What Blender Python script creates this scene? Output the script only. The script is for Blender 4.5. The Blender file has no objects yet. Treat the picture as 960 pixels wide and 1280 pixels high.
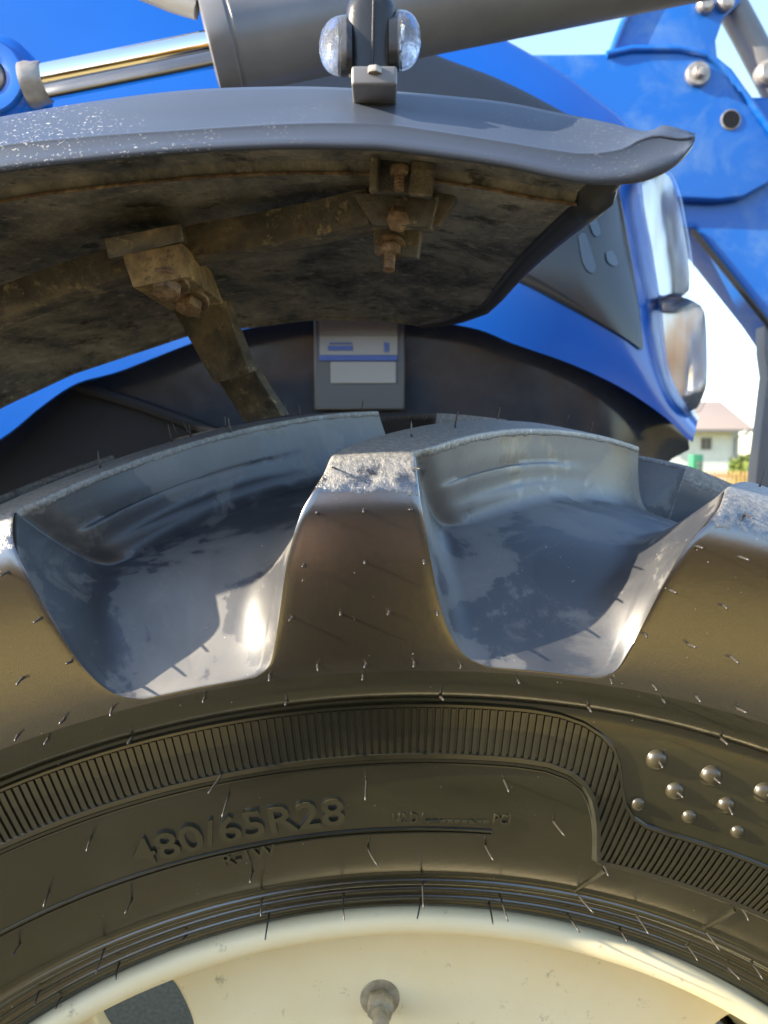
import bpy, bmesh, math, random
import numpy as np
from mathutils import Vector, Matrix
from mathutils.bvhtree import BVHTree
random.seed(7)
sc = bpy.context.scene
COL = sc.collection
R = math.radians

# ------------------------------------------------------------------ camera
F = 962.0                      # focal length in photo pixels (photo 960 wide)
CAMZ = 1.28                    # camera height, metres
PITCH = math.atan(73.0 / F)
cam = bpy.data.cameras.new('camera'); camo = bpy.data.objects.new('camera', cam); COL.objects.link(camo)
cam.sensor_fit = 'HORIZONTAL'; cam.sensor_width = 36.0; cam.lens = 36.0 * F / 960.0
cam.clip_start = 0.02; cam.clip_end = 5000
camo.location = (0, 0, CAMZ); camo.rotation_euler = (math.pi / 2 - PITCH, 0, 0)
cam.dof.use_dof = True; cam.dof.focus_distance = 0.42; cam.dof.aperture_fstop = 17.0
sc.camera = camo

# ------------------------------------------------------------------ light
SUN = Vector((0.89, 0.20, -0.40)).normalized()      # travel direction of sunlight
el = math.asin(-SUN.z); az = math.atan2(-SUN.x, -SUN.y)
sun = bpy.data.lights.new('sun', 'SUN'); sun.energy = 4.2; sun.angle = R(0.53); sun.color = (1.0, 0.87, 0.68)
suno = bpy.data.objects.new('sun', sun); COL.objects.link(suno)
suno.rotation_euler = SUN.to_track_quat('-Z', 'Y').to_euler()
w = bpy.data.worlds.new('World'); sc.world = w; w.use_nodes = True
wn = w.node_tree; bg = wn.nodes['Background']
sky = wn.nodes.new('ShaderNodeTexSky'); sky.sky_type = 'NISHITA'; sky.sun_disc = False
sky.sun_elevation = el; sky.sun_rotation = az % (2 * math.pi); sky.dust_density = 0.6; sky.air_density = 1.0
wn.links.new(sky.outputs[0], bg.inputs[0]); bg.inputs[1].default_value = 0.15
sc.view_settings.view_transform = 'Standard'; sc.view_settings.look = 'None'
sc.view_settings.exposure = 1.92; sc.view_settings.gamma = 1.0

# ------------------------------------------------------------------ helpers
cp, sp = math.cos(PITCH), math.sin(PITCH)
def P(px, py, Y):
    """world point seen at photo pixel (px,py) at world depth Y"""
    a, b = (px - 480) / F, (640 - py) / F
    d = Vector((a, cp + b * sp, -sp + b * cp))
    d *= Y / d.y
    return Vector((d.x, d.y, CAMZ + d.z))
def interp(x, tab):
    return float(np.interp(x, [t[0] for t in tab], [t[1] for t in tab]))
def resample(pts, n):
    """n points along a polyline, evenly by length (any dimension), smoothed by Catmull-Rom"""
    a = np.array([tuple(p) for p in pts], float)
    e = np.vstack([2 * a[0] - a[1], a, 2 * a[-1] - a[-2]])
    out = []
    for i in range(1, len(e) - 2):
        for t in np.linspace(0, 1, 12, endpoint=False):
            p0, p1, p2, p3 = e[i-1], e[i], e[i+1], e[i+2]
            out.append(.5 * (2*p1 + (p2-p0)*t + (2*p0-5*p1+4*p2-p3)*t*t + (3*p1-p0-3*p2+p3)*t**3))
    out.append(a[-1]); out = np.array(out)
    s = np.r_[0, np.cumsum(np.linalg.norm(np.diff(out, axis=0), axis=1))]
    q = np.linspace(0, s[-1], n)
    return np.stack([np.interp(q, s, out[:, k]) for k in range(out.shape[1])], 1)

ROOTLOC = {}
def meshdata(name, verts, faces, mats=(), smooth=True, fmat=None, sharp=None):
    m = bpy.data.meshes.new(name)
    m.from_pydata([tuple(v) for v in verts], [], [tuple(f) for f in faces])
    for k in (mats if isinstance(mats, (list, tuple)) else [mats]): m.materials.append(k)
    if smooth: m.polygons.foreach_set('use_smooth', [True] * len(m.polygons))
    if fmat is not None: m.polygons.foreach_set('material_index', fmat)
    m.update()
    if sharp: m.set_sharp_from_angle(angle=R(sharp))
    return m
def link(name, data, parent=None, label=None, kind=None):
    o = bpy.data.objects.new(name, data); COL.objects.link(o)
    if parent is not None:
        o.parent = parent
        if parent.name in ROOTLOC: o.matrix_parent_inverse = Matrix.Translation(-ROOTLOC[parent.name])
    if label: o['label'] = label
    if kind: o['kind'] = kind
    return o
def obj(name, verts, faces, mat, parent=None, smooth=True, label=None, kind=None, fmat=None, sharp=40):
    return link(name, meshdata(name, verts, faces, mat, smooth, fmat, sharp), parent, label, kind)
def thing(name, label, cat, loc, group=None):
    o = bpy.data.objects.new(name, None); COL.objects.link(o); o.location = loc
    o.empty_display_size = .1
    o['label'] = label; o['category'] = cat
    if group: o['group'] = group
    ROOTLOC[o.name] = Vector(loc)
    return o

class MB:
    def __init__(s): s.v = []; s.f = []; s.m = []
    def add(s, v, f, m=0):
        k = len(s.v); s.v += [Vector(x) for x in v]; s.f += [tuple(i + k for i in q) for q in f]; s.m += [m] * len(f); return s
    def grid(s, rows, closed_u=False, closed_v=False, m=0, flip=False):
        nr, nc = len(rows), len(rows[0]); f = []
        for i in range(nr if closed_v else nr - 1):
            for j in range(nc if closed_u else nc - 1):
                a, b, c, d = i*nc+j, i*nc+(j+1) % nc, ((i+1) % nr)*nc+(j+1) % nc, ((i+1) % nr)*nc+j
                f.append((d, c, b, a) if flip else (a, b, c, d))
        return s.add([p for r in rows for p in r], f, m)
    def tube(s, pts, r, n=8, cap=True, m=0, phase=0.0):
        pts = [Vector(p) for p in pts]; rr = r if hasattr(r, '__len__') else [r] * len(pts)
        t0 = (pts[1] - pts[0]).normalized()
        up = Vector((0, 0, 1)) if abs(t0.z) < .9 else Vector((1, 0, 0))
        nrm = (up - t0 * up.dot(t0)).normalized(); rows = []
        for i, p in enumerate(pts):
            t = (pts[min(i+1, len(pts)-1)] - pts[max(i-1, 0)]).normalized()
            nrm = (nrm - t * nrm.dot(t)).normalized(); b = t.cross(nrm)
            rows.append([p + rr[i] * (math.cos(phase + 2*math.pi*k/n) * nrm + math.sin(phase + 2*math.pi*k/n) * b) for k in range(n)])
        k = len(s.v); s.grid(rows, closed_u=True, m=m)
        if cap:
            s.f.append(tuple(k + j for j in reversed(range(n)))); s.m.append(m)
            e = k + (len(rows) - 1) * n; s.f.append(tuple(e + j for j in range(n))); s.m.append(m)
        return s
    def lathe(s, prof, origin, axis, n=32, m=0):
        """prof: (radius, distance along axis)"""
        axis = Vector(axis).normalized(); u = axis.orthogonal().normalized(); v = axis.cross(u); o = Vector(origin)
        rows = [[o + axis*h + max(r, 1e-5)*(math.cos(2*math.pi*k/n)*u + math.sin(2*math.pi*k/n)*v) for k in range(n)] for r, h in prof]
        return s.grid(rows, closed_u=True, m=m)
    def prism(s, loop, off, m=0):
        """closed planar loop extruded by vector off"""
        loop = [Vector(p) for p in loop]; off = Vector(off); n = len(loop)
        f = [tuple(range(n)), tuple(reversed(range(n, 2*n)))] + [(j, j+n, (j+1) % n + n, (j+1) % n) for j in range(n)]
        return s.add(loop + [p + off for p in loop], f, m)
    def bevel(s, w, seg=2, ang=30):
        bm = bmesh.new(); vs = [bm.verts.new(v) for v in s.v]
        for q, mi in zip(s.f, s.m):
            try: bm.faces.new([vs[i] for i in q]).material_index = mi
            except ValueError: pass
        bmesh.ops.remove_doubles(bm, verts=bm.verts, dist=1e-6)
        bmesh.ops.recalc_face_normals(bm, faces=bm.faces)
        ed = [e for e in bm.edges if len(e.link_faces) == 2 and e.calc_face_angle(0) > R(ang)]
        bmesh.ops.bevel(bm, geom=ed, offset=w, segments=seg, affect='EDGES', profile=.6, clamp_overlap=True)
        bm.verts.index_update()
        s.v = [v.co.copy() for v in bm.verts]; s.f = [tuple(v.index for v in q.verts) for q in bm.faces]; s.m = [q.material_index for q in bm.faces]
        bm.free(); return s
    def fixn(s):
        bm = bmesh.new(); vs = [bm.verts.new(v) for v in s.v]
        for q, mi in zip(s.f, s.m):
            try: bm.faces.new([vs[i] for i in q]).material_index = mi
            except ValueError: pass
        bmesh.ops.recalc_face_normals(bm, faces=bm.faces); bm.verts.index_update()
        s.v = [v.co.copy() for v in bm.verts]; s.f = [tuple(v.index for v in q.verts) for q in bm.faces]; s.m = [q.material_index for q in bm.faces]
        bm.free(); return s
    def build(s, name, mat, parent=None, label=None, kind=None, smooth=True, sharp=40):
        return obj(name, s.v, s.f, mat, parent, smooth, label, kind, s.m, sharp)
def box(lo, hi):
    x0, y0, z0 = lo; x1, y1, z1 = hi
    return MB().prism([(x0, y0, z0), (x1, y0, z0), (x1, y0, z1), (x0, y0, z1)], (0, y1 - y0, 0))
def hexbolt(c, axis, r, h, mat, parent, name='bolt', washer=True, thread=0.0):
    axis = Vector(axis).normalized(); c = Vector(c); u = axis.orthogonal().normalized(); v = axis.cross(u)
    b = MB().prism([c + r*(math.cos(k*math.pi/3)*u + math.sin(k*math.pi/3)*v) for k in range(6)], axis*h).bevel(r*.12, 2)
    if washer: b.lathe([(0, -r*.02), (r*1.35, -r*.02), (r*1.4, -r*.1), (r*1.4, -r*.28), (0, -r*.3)], c, axis, 20)
    if thread:
        pr = [(0, h)]
        k = 0
        while h + k * .0016 < h + thread: pr += [(r*.55, h + k*.0016), (r*.48, h + k*.0016 + .0008)]; k += 1
        pr += [(0, h + thread)]
        b.lathe(pr, c, axis, 16)
    return b.build(name, mat, parent)

# ------------------------------------------------------------------ materials
def mat(name, base=(.5, .5, .5), rough=.5, metal=0, spec=.5, coat=0, coat_r=.1):
    m = bpy.data.materials.new(name); m.use_nodes = True; b = m.node_tree.nodes['Principled BSDF']
    b.inputs['Base Color'].default_value = (*base, 1); b.inputs['Roughness'].default_value = rough
    b.inputs['Metallic'].default_value = metal; b.inputs['Specular IOR Level'].default_value = spec
    b.inputs['Coat Weight'].default_value = coat; b.inputs['Coat Roughness'].default_value = coat_r
    return m, m.node_tree, b
def N(nt, t, **kw):
    n = nt.nodes.new(t)
    for k, v in kw.items(): setattr(n, k, v)
    return n
def noise(nt, scale, detail=4, rough=.55, dist=0, vec=None, stretch=None):
    tc = N(nt, 'ShaderNodeTexCoord'); src = tc.outputs['Object'] if vec is None else vec
    if stretch:
        mp = N(nt, 'ShaderNodeMapping'); mp.inputs['Scale'].default_value = stretch; nt.links.new(src, mp.inputs[0]); src = mp.outputs[0]
    n = N(nt, 'ShaderNodeTexNoise'); n.inputs['Scale'].default_value = scale; n.inputs['Detail'].default_value = detail
    n.inputs['Roughness'].default_value = rough; n.inputs['Distortion'].default_value = dist
    nt.links.new(src, n.inputs['Vector']); return n.outputs['Fac']
def ramp(nt, fac, stops):
    r = N(nt, 'ShaderNodeValToRGB'); e = r.color_ramp.elements
    while len(e) < len(stops): e.new(0.5)
    for k, (p, c) in enumerate(stops):
        e[k].position = p; e[k].color = (*c, 1) if hasattr(c, '__len__') else (c, c, c, 1)
    nt.links.new(fac, r.inputs[0]); return r.outputs[0]
def mix(nt, fac, a, b):
    m = N(nt, 'ShaderNodeMix', data_type='RGBA')
    for s, v in ((m.inputs[0], fac), (m.inputs[6], a), (m.inputs[7], b)):
        if hasattr(v, 'is_linked'): nt.links.new(v, s)
        else: s.default_value = v if not hasattr(v, '__len__') else (*v, 1)
    return m.outputs[2]
def math_(nt, op, a, b=0.0):
    m = N(nt, 'ShaderNodeMath', operation=op)
    for s, v in ((m.inputs[0], a), (m.inputs[1], b)):
        if hasattr(v, 'is_linked'): nt.links.new(v, s)
        else: s.default_value = v
    return m.outputs[0]
def bump(nt, b, h, dist, strength=1.0):
    n = N(nt, 'ShaderNodeBump'); n.inputs['Distance'].default_value = dist; n.inputs['Strength'].default_value = strength
    nt.links.new(h, n.inputs['Height'])
    old = b.inputs['Normal'].links
    if old: nt.links.new(old[0].from_socket, n.inputs['Normal'])
    nt.links.new(n.outputs[0], b.inputs['Normal']); return n
def worldpos(nt): return N(nt, 'ShaderNodeNewGeometry').outputs['Position']

M = {}
# tyre side: new rubber with a thin brown bloom
m, nt, b = mat('tyre_rubber', rough=.3, spec=.5); b.inputs['IOR'].default_value = 2.0
n1 = noise(nt, 9, 5, .6); n2 = noise(nt, 160, 4, .6)
c = ramp(nt, n1, [(.3, (.016, .0150, .0050)), (.7, (.026, .0235, .0080))])
c = mix(nt, ramp(nt, noise(nt, 520, 2, .5), [(.775, 0.0), (.795, .8)]), c, (.42, .40, .36))
c = mix(nt, ramp(nt, noise(nt, 5, 7, .7, .3), [(.52, 0.0), (.8, .35)]), c, (.12, .105, .075))
nt.links.new(c, b.inputs['Base Color'])
nt.links.new(ramp(nt, n1, [(.3, .20), (.7, .27)]), b.inputs['Roughness'])
bump(nt, b, n2, .00012, .6)
M['side'] = m
# lug rubber: attribute 'wear' = contact face, 'cav' = moulded channel
m, nt, b = mat('lug_rubber', rough=.3, spec=.5); b.inputs['IOR'].default_value = 2.7
wp = worldpos(nt)
at = N(nt, 'ShaderNodeAttribute', attribute_name='wear').outputs['Fac']
ac = N(nt, 'ShaderNodeAttribute', attribute_name='cav').outputs['Fac']
big = noise(nt, 11, 5, .6, .6, wp); fine = noise(nt, 420, 5, .7, 0, wp); patch = noise(nt, 15, 8, .6, .25, wp)
bloom = ramp(nt, big, [(.3, (.010, .0065, .0022)), (.7, (.017, .011, .0036))])
fresh = ramp(nt, patch, [(.40, (.036, .038, .043)), (.485, (.044, .046, .051)), (.505, (.105, .103, .10)), (.70, (.145, .14, .132))])
scuff = math_(nt, 'MULTIPLY', ramp(nt, noise(nt, 30, 8, .75, .8, wp, ), [(.52, 0.0), (.60, 1.0)]), ramp(nt, noise(nt, 7, 3, .5, 0, wp), [(.45, 0.0), (.6, .6)]))
fresh = mix(nt, scuff, fresh, (.15, .14, .125))
cc = mix(nt, ac, bloom, fresh)
edge = math_(nt, 'ADD', at, math_(nt, 'MULTIPLY', math_(nt, 'SUBTRACT', noise(nt, 90, 6, .7, 0, wp), .5), 1.1))
wm = ramp(nt, edge, [(.43, 0.0), (.62, 1.0)])
worn = ramp(nt, fine, [(.35, (.06, .06, .062)), (.5, (.125, .118, .103)), (.68, (.29, .265, .215))])
cc = mix(nt, ramp(nt, noise(nt, 520, 2, .5, 0, wp), [(.765, 0.0), (.785, .85)]), cc, (.45, .42, .37))
cc = mix(nt, wm, cc, worn); nt.links.new(cc, b.inputs['Base Color'])
rg = mix(nt, wm, mix(nt, ac, (.23,)*3, ramp(nt, patch, [(.40, .42), (.492, .45), (.512, .56)])), (.62,)*3); nt.links.new(rg, b.inputs['Roughness'])
sl = mix(nt, ac, (.5,)*3, (.15,)*3); nt.links.new(sl, b.inputs['Specular IOR Level'])
bp = bump(nt, b, noise(nt, 200, 4, .6, 0, wp), .0001, .5)
bp2 = N(nt, 'ShaderNodeBump'); bp2.inputs['Distance'].default_value = .0006
nt.links.new(math_(nt, 'MULTIPLY', wm, noise(nt, 330, 4, .75, 0, wp)), bp2.inputs['Height']); nt.links.new(bp.outputs[0], bp2.inputs['Normal'])
nt.links.new(bp2.outputs[0], b.inputs['Normal'])
M['lug'] = m
m, nt, b = mat('rib_rubber', (.016, .0145, .006), .22, spec=.5); b.inputs['IOR'].default_value = 2.1; M['rib'] = m
m, nt, b = mat('letter_rubber', (.044, .039, .017), .25, spec=.5); b.inputs['IOR'].default_value = 1.95; M['letter'] = m
m, nt, b = mat('bump_rubber', (.040, .034, .018), .34, spec=.5); b.inputs['IOR'].default_value = 1.7; M['bump'] = m
m, nt, b = mat('hair_rubber', (.045, .040, .034), .35, spec=.6); M['hair'] = m
# cream rim paint
m, nt, b = mat('cream_paint', rough=.5, spec=.35)
g = noise(nt, 14, 6, .6); sp_ = noise(nt, 75, 6, .7); st = noise(nt, 9, 7, .7, .5)
c = ramp(nt, g, [(.3, (.85, .74, .45)), (.7, (.90, .82, .56))])
c = mix(nt, ramp(nt, sp_, [(.62, 0.0), (.72, .7)]), c, (.36, .30, .18))
c = mix(nt, ramp(nt, noise(nt, 4, 8, .7, .6), [(.5, 0.0), (.75, .45)]), c, (.55, .47, .29))
c = mix(nt, ramp(nt, st, [(.66, 0.0), (.74, .8)]), c, (.42, .20, .06))
nt.links.new(c, b.inputs['Base Color']); bump(nt, b, noise(nt, 55, 4), .0006, .35); M['cream'] = m
# dusty nut
m, nt, b = mat('dusty_steel', rough=.55, metal=.2)
nt.links.new(ramp(nt, noise(nt, 120, 5), [(.35, (.26, .23, .15)), (.65, (.44, .40, .30))]), b.inputs['Base Color']); M['nut'] = m
# weathered black plastic
m, nt, b = mat('black_plastic', rough=.38, spec=.55)
gr = noise(nt, 900, 3, .6); sc1 = noise(nt, 620, 2, .5); lar = noise(nt, 5, 4, .6)
c = ramp(nt, lar, [(.3, (.042, .053, .077)), (.7, (.060, .073, .100))])
fl = math_(nt, 'MULTIPLY', ramp(nt, sc1, [(.64, 0.0), (.665, 1.0)]), ramp(nt, noise(nt, 9, 4, .6), [(.48, .0), (.62, .8)]))
sx_ = N(nt, 'ShaderNodeSeparateXYZ'); nt.links.new(worldpos(nt), sx_.inputs[0])
fl = math_(nt, 'MULTIPLY', fl, ramp(nt, math_(nt, 'MULTIPLY_ADD', sx_.outputs[0], -2.2) if False else math_(nt, 'ADD', math_(nt, 'MULTIPLY', sx_.outputs[0], -2.5), .45), [(.3, .12), (.8, 1.0)]))
c = mix(nt, fl, c, (.62, .60, .56)); nt.links.new(c, b.inputs['Base Color'])
bump(nt, b, gr, .00010, .7); M['plastic'] = m
m, nt, b = mat('black_moulding', (.022, .023, .025), .35, spec=.5); bump(nt, b, noise(nt, 600, 2), .0002, .5); M['black'] = m
# dried mud on the underside
m, nt, b = mat('mud_caked_underside', rough=.85, spec=.25)
a1 = noise(nt, 14, 9, .74, .3, None, (1.1, .6, 1)); a2 = noise(nt, 85, 8, .75)
c = ramp(nt, a1, [(.32, (.026, .027, .028)), (.44, (.115, .117, .115)), (.58, (.29, .265, .215)), (.72, (.50, .45, .36))])
c = mix(nt, ramp(nt, a2, [(.55, 0.0), (.64, .85)]), c, (.40, .36, .29))
c = mix(nt, ramp(nt, noise(nt, 40, 6, .7), [(.56, 0.0), (.66, .8)]), c, (.025, .024, .022))
nt.links.new(c, b.inputs['Base Color'])
bump(nt, b, a2, .004, .7); M['mud'] = m
m, nt, b = mat('muddy_steel', rough=.8, spec=.3)
a1 = noise(nt, 32, 7, .65, .4); a2 = noise(nt, 160, 6, .7)
c = ramp(nt, a1, [(.3, (.045, .044, .042)), (.5, (.115, .107, .09)), (.66, (.25, .205, .135)), (.8, (.42, .36, .27))])
c = mix(nt, ramp(nt, a2, [(.57, 0.0), (.68, .7)]), c, (.10, .05, .025))
c = mix(nt, ramp(nt, noise(nt, 95, 5, .7, .2), [(.57, 0.0), (.66, .8)]), c, (.38, .31, .19))
nt.links.new(c, b.inputs['Base Color']); bump(nt, b, a2, .003, .8); M['muddy'] = m
m, nt, b = mat('tan_steel', rough=.8, spec=.3)
a1 = noise(nt, 45, 8, .7, .3); a2 = noise(nt, 170, 6, .7)
c = ramp(nt, a1, [(.3, (.07, .055, .035)), (.48, (.24, .165, .075)), (.64, (.42, .29, .12)), (.8, (.48, .38, .22))])
c = mix(nt, ramp(nt, a2, [(.55, 0.0), (.66, .75)]), c, (.06, .045, .03)); nt.links.new(c, b.inputs['Base Color']); bump(nt, b, a2, .003, .8); M['tan'] = m
m, nt, b = mat('rusty_bolt', rough=.75, spec=.3)
c = ramp(nt, noise(nt, 150, 6, .7), [(.35, (.07, .045, .03)), (.55, (.20, .135, .08)), (.72, (.36, .27, .16))])
nt.links.new(c, b.inputs['Base Color']); bump(nt, b, noise(nt, 300, 5), .0015, .5); M['rust'] = m
# blue paint
m, nt, b = mat('blue_paint', (.003, .115, .60), .25, spec=.4, coat=.35, coat_r=.08)
nt.links.new(ramp(nt, noise(nt, 6, 4), [(.3, (.0005, .088, .42)), (.7, (.0015, .102, .48))]), b.inputs['Base Color']); M['blue'] = m
m, nt, b = mat('dusty_blue_paint', rough=.38, spec=.5, coat=.3, coat_r=.15)
du = noise(nt, 7, 7, .65, .6); c = ramp(nt, du, [(.48, (.001, .105, .44)), (.72, (.08, .19, .43))]); nt.links.new(c, b.inputs['Base Color']); M['blue2'] = m
m, nt, b = mat('gloss_black_panel', (.012, .013, .015), .12, spec=.28)
du = noise(nt, 40, 8, .7); c = ramp(nt, du, [(.4, (.030, .034, .042)), (.9, (.045, .047, .052))]); nt.links.new(c, b.inputs['Base Color'])
nt.links.new(ramp(nt, du, [(.45, .12), (.75, .2)]), b.inputs['Roughness']); M['gloss'] = m
m, nt, b = mat('grille_mesh', (.022, .027, .036), .2, spec=.5)
v = N(nt, 'ShaderNodeTexVoronoi'); v.inputs['Scale'].default_value = 190; tc = N(nt, 'ShaderNodeTexCoord'); nt.links.new(tc.outputs['Object'], v.inputs['Vector'])
M['mesh'] = m
m, nt, b = mat('cylinder_grey', rough=.42, metal=.3)
c = ramp(nt, noise(nt, 12, 6, .65), [(.3, (.145, .145, .15)), (.7, (.195, .192, .195))])
c = mix(nt, ramp(nt, noise(nt, 30, 5, .7), [(.68, 0.0), (.74, .8)]), c, (.16, .08, .05)); nt.links.new(c, b.inputs['Base Color']); M['grey'] = m
m, nt, b = mat('chrome', (.86, .86, .87), .04, metal=1); M['chrome'] = m
m, nt, b = mat('bare_steel', (.45, .42, .38), .48, metal=.6); nt.links.new(ramp(nt, noise(nt, 60, 5), [(.3, (.22, .20, .18)), (.7, (.46, .42, .37))]), b.inputs['Base Color']); M['steel'] = m
m, nt, b = mat('clear_plastic', (.97, .98, 1), .12, spec=.5); b.inputs['Transmission Weight'].default_value = .94; b.inputs['IOR'].default_value = 1.45
bump(nt, b, noise(nt, 240, 2), .0012, .5); M['clear'] = m
m, nt, b = mat('headlight_glass', (.93, .95, 1), .10, spec=.5); b.inputs['Transmission Weight'].default_value = .95; b.inputs['IOR'].default_value = 1.3; M['glass'] = m
fr_ = N(nt, 'ShaderNodeFresnel'); fr_.inputs[0].default_value = 1.45; tr_ = N(nt, 'ShaderNodeBsdfTransparent'); tr_.inputs[0].default_value = (.95, .97, 1, 1); gl_ = N(nt, 'ShaderNodeBsdfGlossy'); gl_.inputs['Roughness'].default_value = .05; mx_ = N(nt, 'ShaderNodeMixShader')
nt.links.new(fr_.outputs[0], mx_.inputs[0]); nt.links.new(tr_.outputs[0], mx_.inputs[1]); nt.links.new(gl_.outputs[0], mx_.inputs[2]); nt.links.new(mx_.outputs[0], nt.nodes['Material Output'].inputs[0])
m, nt, b = mat('reflector', (.80, .72, .58), .22, metal=.75); M['reflector'] = m
m, nt, b = mat('sky_blue_chip', (.06, .095, .15), .4); M['chip'] = m  # colour imitates sky reflected in the dark side grille
m, nt, b = mat('lamp_housing', rough=.16, metal=.8); bump(nt, b, noise(nt, 9, 2, .4, .2, None, (1.6, 1, .5)), .010, .5); nt.links.new(ramp(nt, noise(nt, 14, 3, .5, .2, None, (3, 1, .4)), [(.35, (.80, .70, .55)), (.5, (.88, .82, .72)), (.65, (.92, .91, .89))]), b.inputs['Base Color']); M['housing'] = m
m, nt, b = mat('matte_black', (.006, .006, .007), .7, spec=.3); M['matte'] = m
m, nt, b = mat('label_white', (.27, .262, .24), .55); M['white'] = m
m, nt, b = mat('label_brown', (.17, .16, .14), .5); M['lbrown'] = m
m, nt, b = mat('label_grey', (.085, .083, .08), .45); M['lgrey'] = m
m, nt, b = mat('label_blue', (.05, .09, .28), .5); M['lblue'] = m
# ground
m, nt, b = mat('gravel', rough=.95, spec=.2)
wp = worldpos(nt); g1 = noise(nt, .6, 5, .6, 0, wp); v = N(nt, 'ShaderNodeTexVoronoi'); v.inputs['Scale'].default_value = 45; nt.links.new(wp, v.inputs['Vector'])
c = ramp(nt, v.outputs['Color'], [(.1, (.28, .20, .075)), (.5, (.42, .30, .105)), (.9, (.52, .39, .16))])
c = mix(nt, ramp(nt, g1, [(.4, .25), (.65, .75)]), c, (.46, .33, .10))
nt.links.new(c, b.inputs['Base Color']); bump(nt, b, v.outputs['Distance'], .02, .8); M['gravel'] = m
m, nt, b = mat('asphalt', rough=.9, spec=.3)
wp = worldpos(nt); n_ = noise(nt, 120, 5, .8, 0, wp)
nt.links.new(ramp(nt, n_, [(.35, (.075, .066, .040)), (.6, (.165, .145, .090)), (.75, (.30, .265, .175))]), b.inputs['Base Color']); bump(nt, b, n_, .01, .8); M['asphalt'] = m
m, nt, b = mat('dry_grass', rough=.95, spec=.1)
wp = worldpos(nt); c = ramp(nt, noise(nt, 1.2, 7, .7, 0, wp), [(.3, (.20, .17, .05)), (.7, (.36, .29, .11))]); nt.links.new(c, b.inputs['Base Color']); M['grass'] = m
m, nt, b = mat('house_render', (.66, .69, .66), .85); nt.links.new(ramp(nt, noise(nt, 3, 5), [(.3, (.42, .46, .45)), (.7, (.50, .54, .52))]), b.inputs['Base Color']); M['render'] = m
m, nt, b = mat('roof_tile', (.27, .215, .18), .8); M['tile'] = m
m, nt, b = mat('cream_boards', (.66, .58, .33), .7); M['soffit'] = m
m, nt, b = mat('grey_trim', (.14, .138, .14), .6); M['trim'] = m
m, nt, b = mat('window_glass', (.03, .035, .04), .08); M['pane'] = m
m, nt, b = mat('green_plastic', (.03, .17, .09), .5); M['green'] = m
m, nt, b = mat('fence_timber', rough=.8); nt.links.new(ramp(nt, noise(nt, 4, 5), [(.3, (.36, .22, .08)), (.7, (.50, .32, .13))]), b.inputs['Base Color']); M['timber'] = m
m, nt, b = mat('leaf', rough=.6, spec=.3); nt.links.new(ramp(nt, noise(nt, 2.5, 3, .6, 0, worldpos(nt)), [(.3, (.06, .11, .015)), (.7, (.16, .19, .03))]), b.inputs['Base Color'])
M['leaf'] = m
m, nt, b = mat('bark', (.16, .11, .07), .9); M['bark'] = m

#SPLIT
# ------------------------------------------------------------------ ground
def sheet(name, x0, y0, x1, y1, z, mt, label=None):
    o = obj(name, [(x0, y0, z), (x1, y0, z), (x1, y1, z), (x0, y1, z)], [(0, 1, 2, 3)], mt, smooth=False)
    o['kind'] = 'structure'; return o
sheet('ground', -1500, -1500, 1500, 1500, 0, M['grass'])
sheet('gravel_yard', -30, -25, 30, 17, .004, M['gravel'])
sheet('asphalt_pad', -6, -2.4, 7, 9, .008, M['asphalt'])

# ------------------------------------------------------------------ tractor root
YAW = R(2.0); XW, AXZ, CD = .0272, .61, .615
tractor = thing('tractor', 'blue tractor with a black mudguard over its lugged front tyre on a cream rim', 'tractor', (-.9, 1.5, 0))
nvec = Vector((-math.sin(YAW), math.cos(YAW), 0)); WC = Vector((XW, 0, AXZ)) + nvec * CD
WM = Matrix.Translation(WC) @ Matrix.Rotation(YAW, 4, 'Z')
def wl(r, th, d):   # wheel-local point: radius, angle from top in degrees, depth from camera plane
    t = R(th); return Vector((r * math.sin(t), d - CD, r * math.cos(t)))
def inv(px, py, d):  # photo pixel -> (r, theta) on the wheel at depth d
    a, b_ = (px - 480) / F, (640 - py) / F
    D = Vector((a, cp + b_ * sp, -sp + b_ * cp)); C = Vector((0, 0, CAMZ))
    c = Vector((XW, 0, AXZ)) + nvec * d
    s = (c - C).dot(nvec) / D.dot(nvec); p = C + D * s - c
    x = p.dot(Vector((math.cos(YAW), math.sin(YAW), 0)))
    return math.hypot(x, p.z), math.degrees(math.atan2(x, p.z))
# ---- sidewall profile (r, d)
SIDE = [(.3965, .452), (.3985, .444), (.4025, .4385), (.4045, .4370), (.4052, .4355), (.4060, .4365), (.4100, .4345), (.4108, .4322), (.4118, .4322), (.4128, .4340),
        (.4175, .4300), (.4184, .4272), (.4196, .4272), (.4206, .4290), (.4250, .4235), (.4265, .4185), (.4285, .4162), (.4305, .4168), (.4325, .4185),
        (.436, .4160), (.445, .4108), (.457, .4048), (.470, .3995), (.485, .3945), (.500, .3905), (.515, .3878), (.530, .3868), (.5405, .3866), (.5445, .3868), (.5462, .3860), (.5476, .3808), (.5492, .3772), (.5530, .3748), (.5580, .3730), (.5635, .3716)]
def dO(r): return interp(r, [(p[0], p[1]) for p in SIDE])
def thetas():
    a = list(np.arange(-180, -40, 3.0)) + list(np.arange(-40, 40, .4)) + list(np.arange(40, 180, 3.0)); return a
TH = thetas()
mb = MB()
rows = [[wl(r, t, d) for t in TH] for r, d in SIDE]
mb.grid(rows, closed_u=True)
far = [(r, 2*CD - d) for r, d in reversed(SIDE)]
thc = list(np.arange(-180, 180, 4.0))
mb.grid([[wl(r, t, d) for t in thc] for r, d in far], closed_u=True)
tyre = mb.build('tyre', M['side'], tractor, sharp=None)
tyre.matrix_basis = WM; tyre.matrix_parent_inverse = Matrix.Translation(-ROOTLOC['tractor'])

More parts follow.
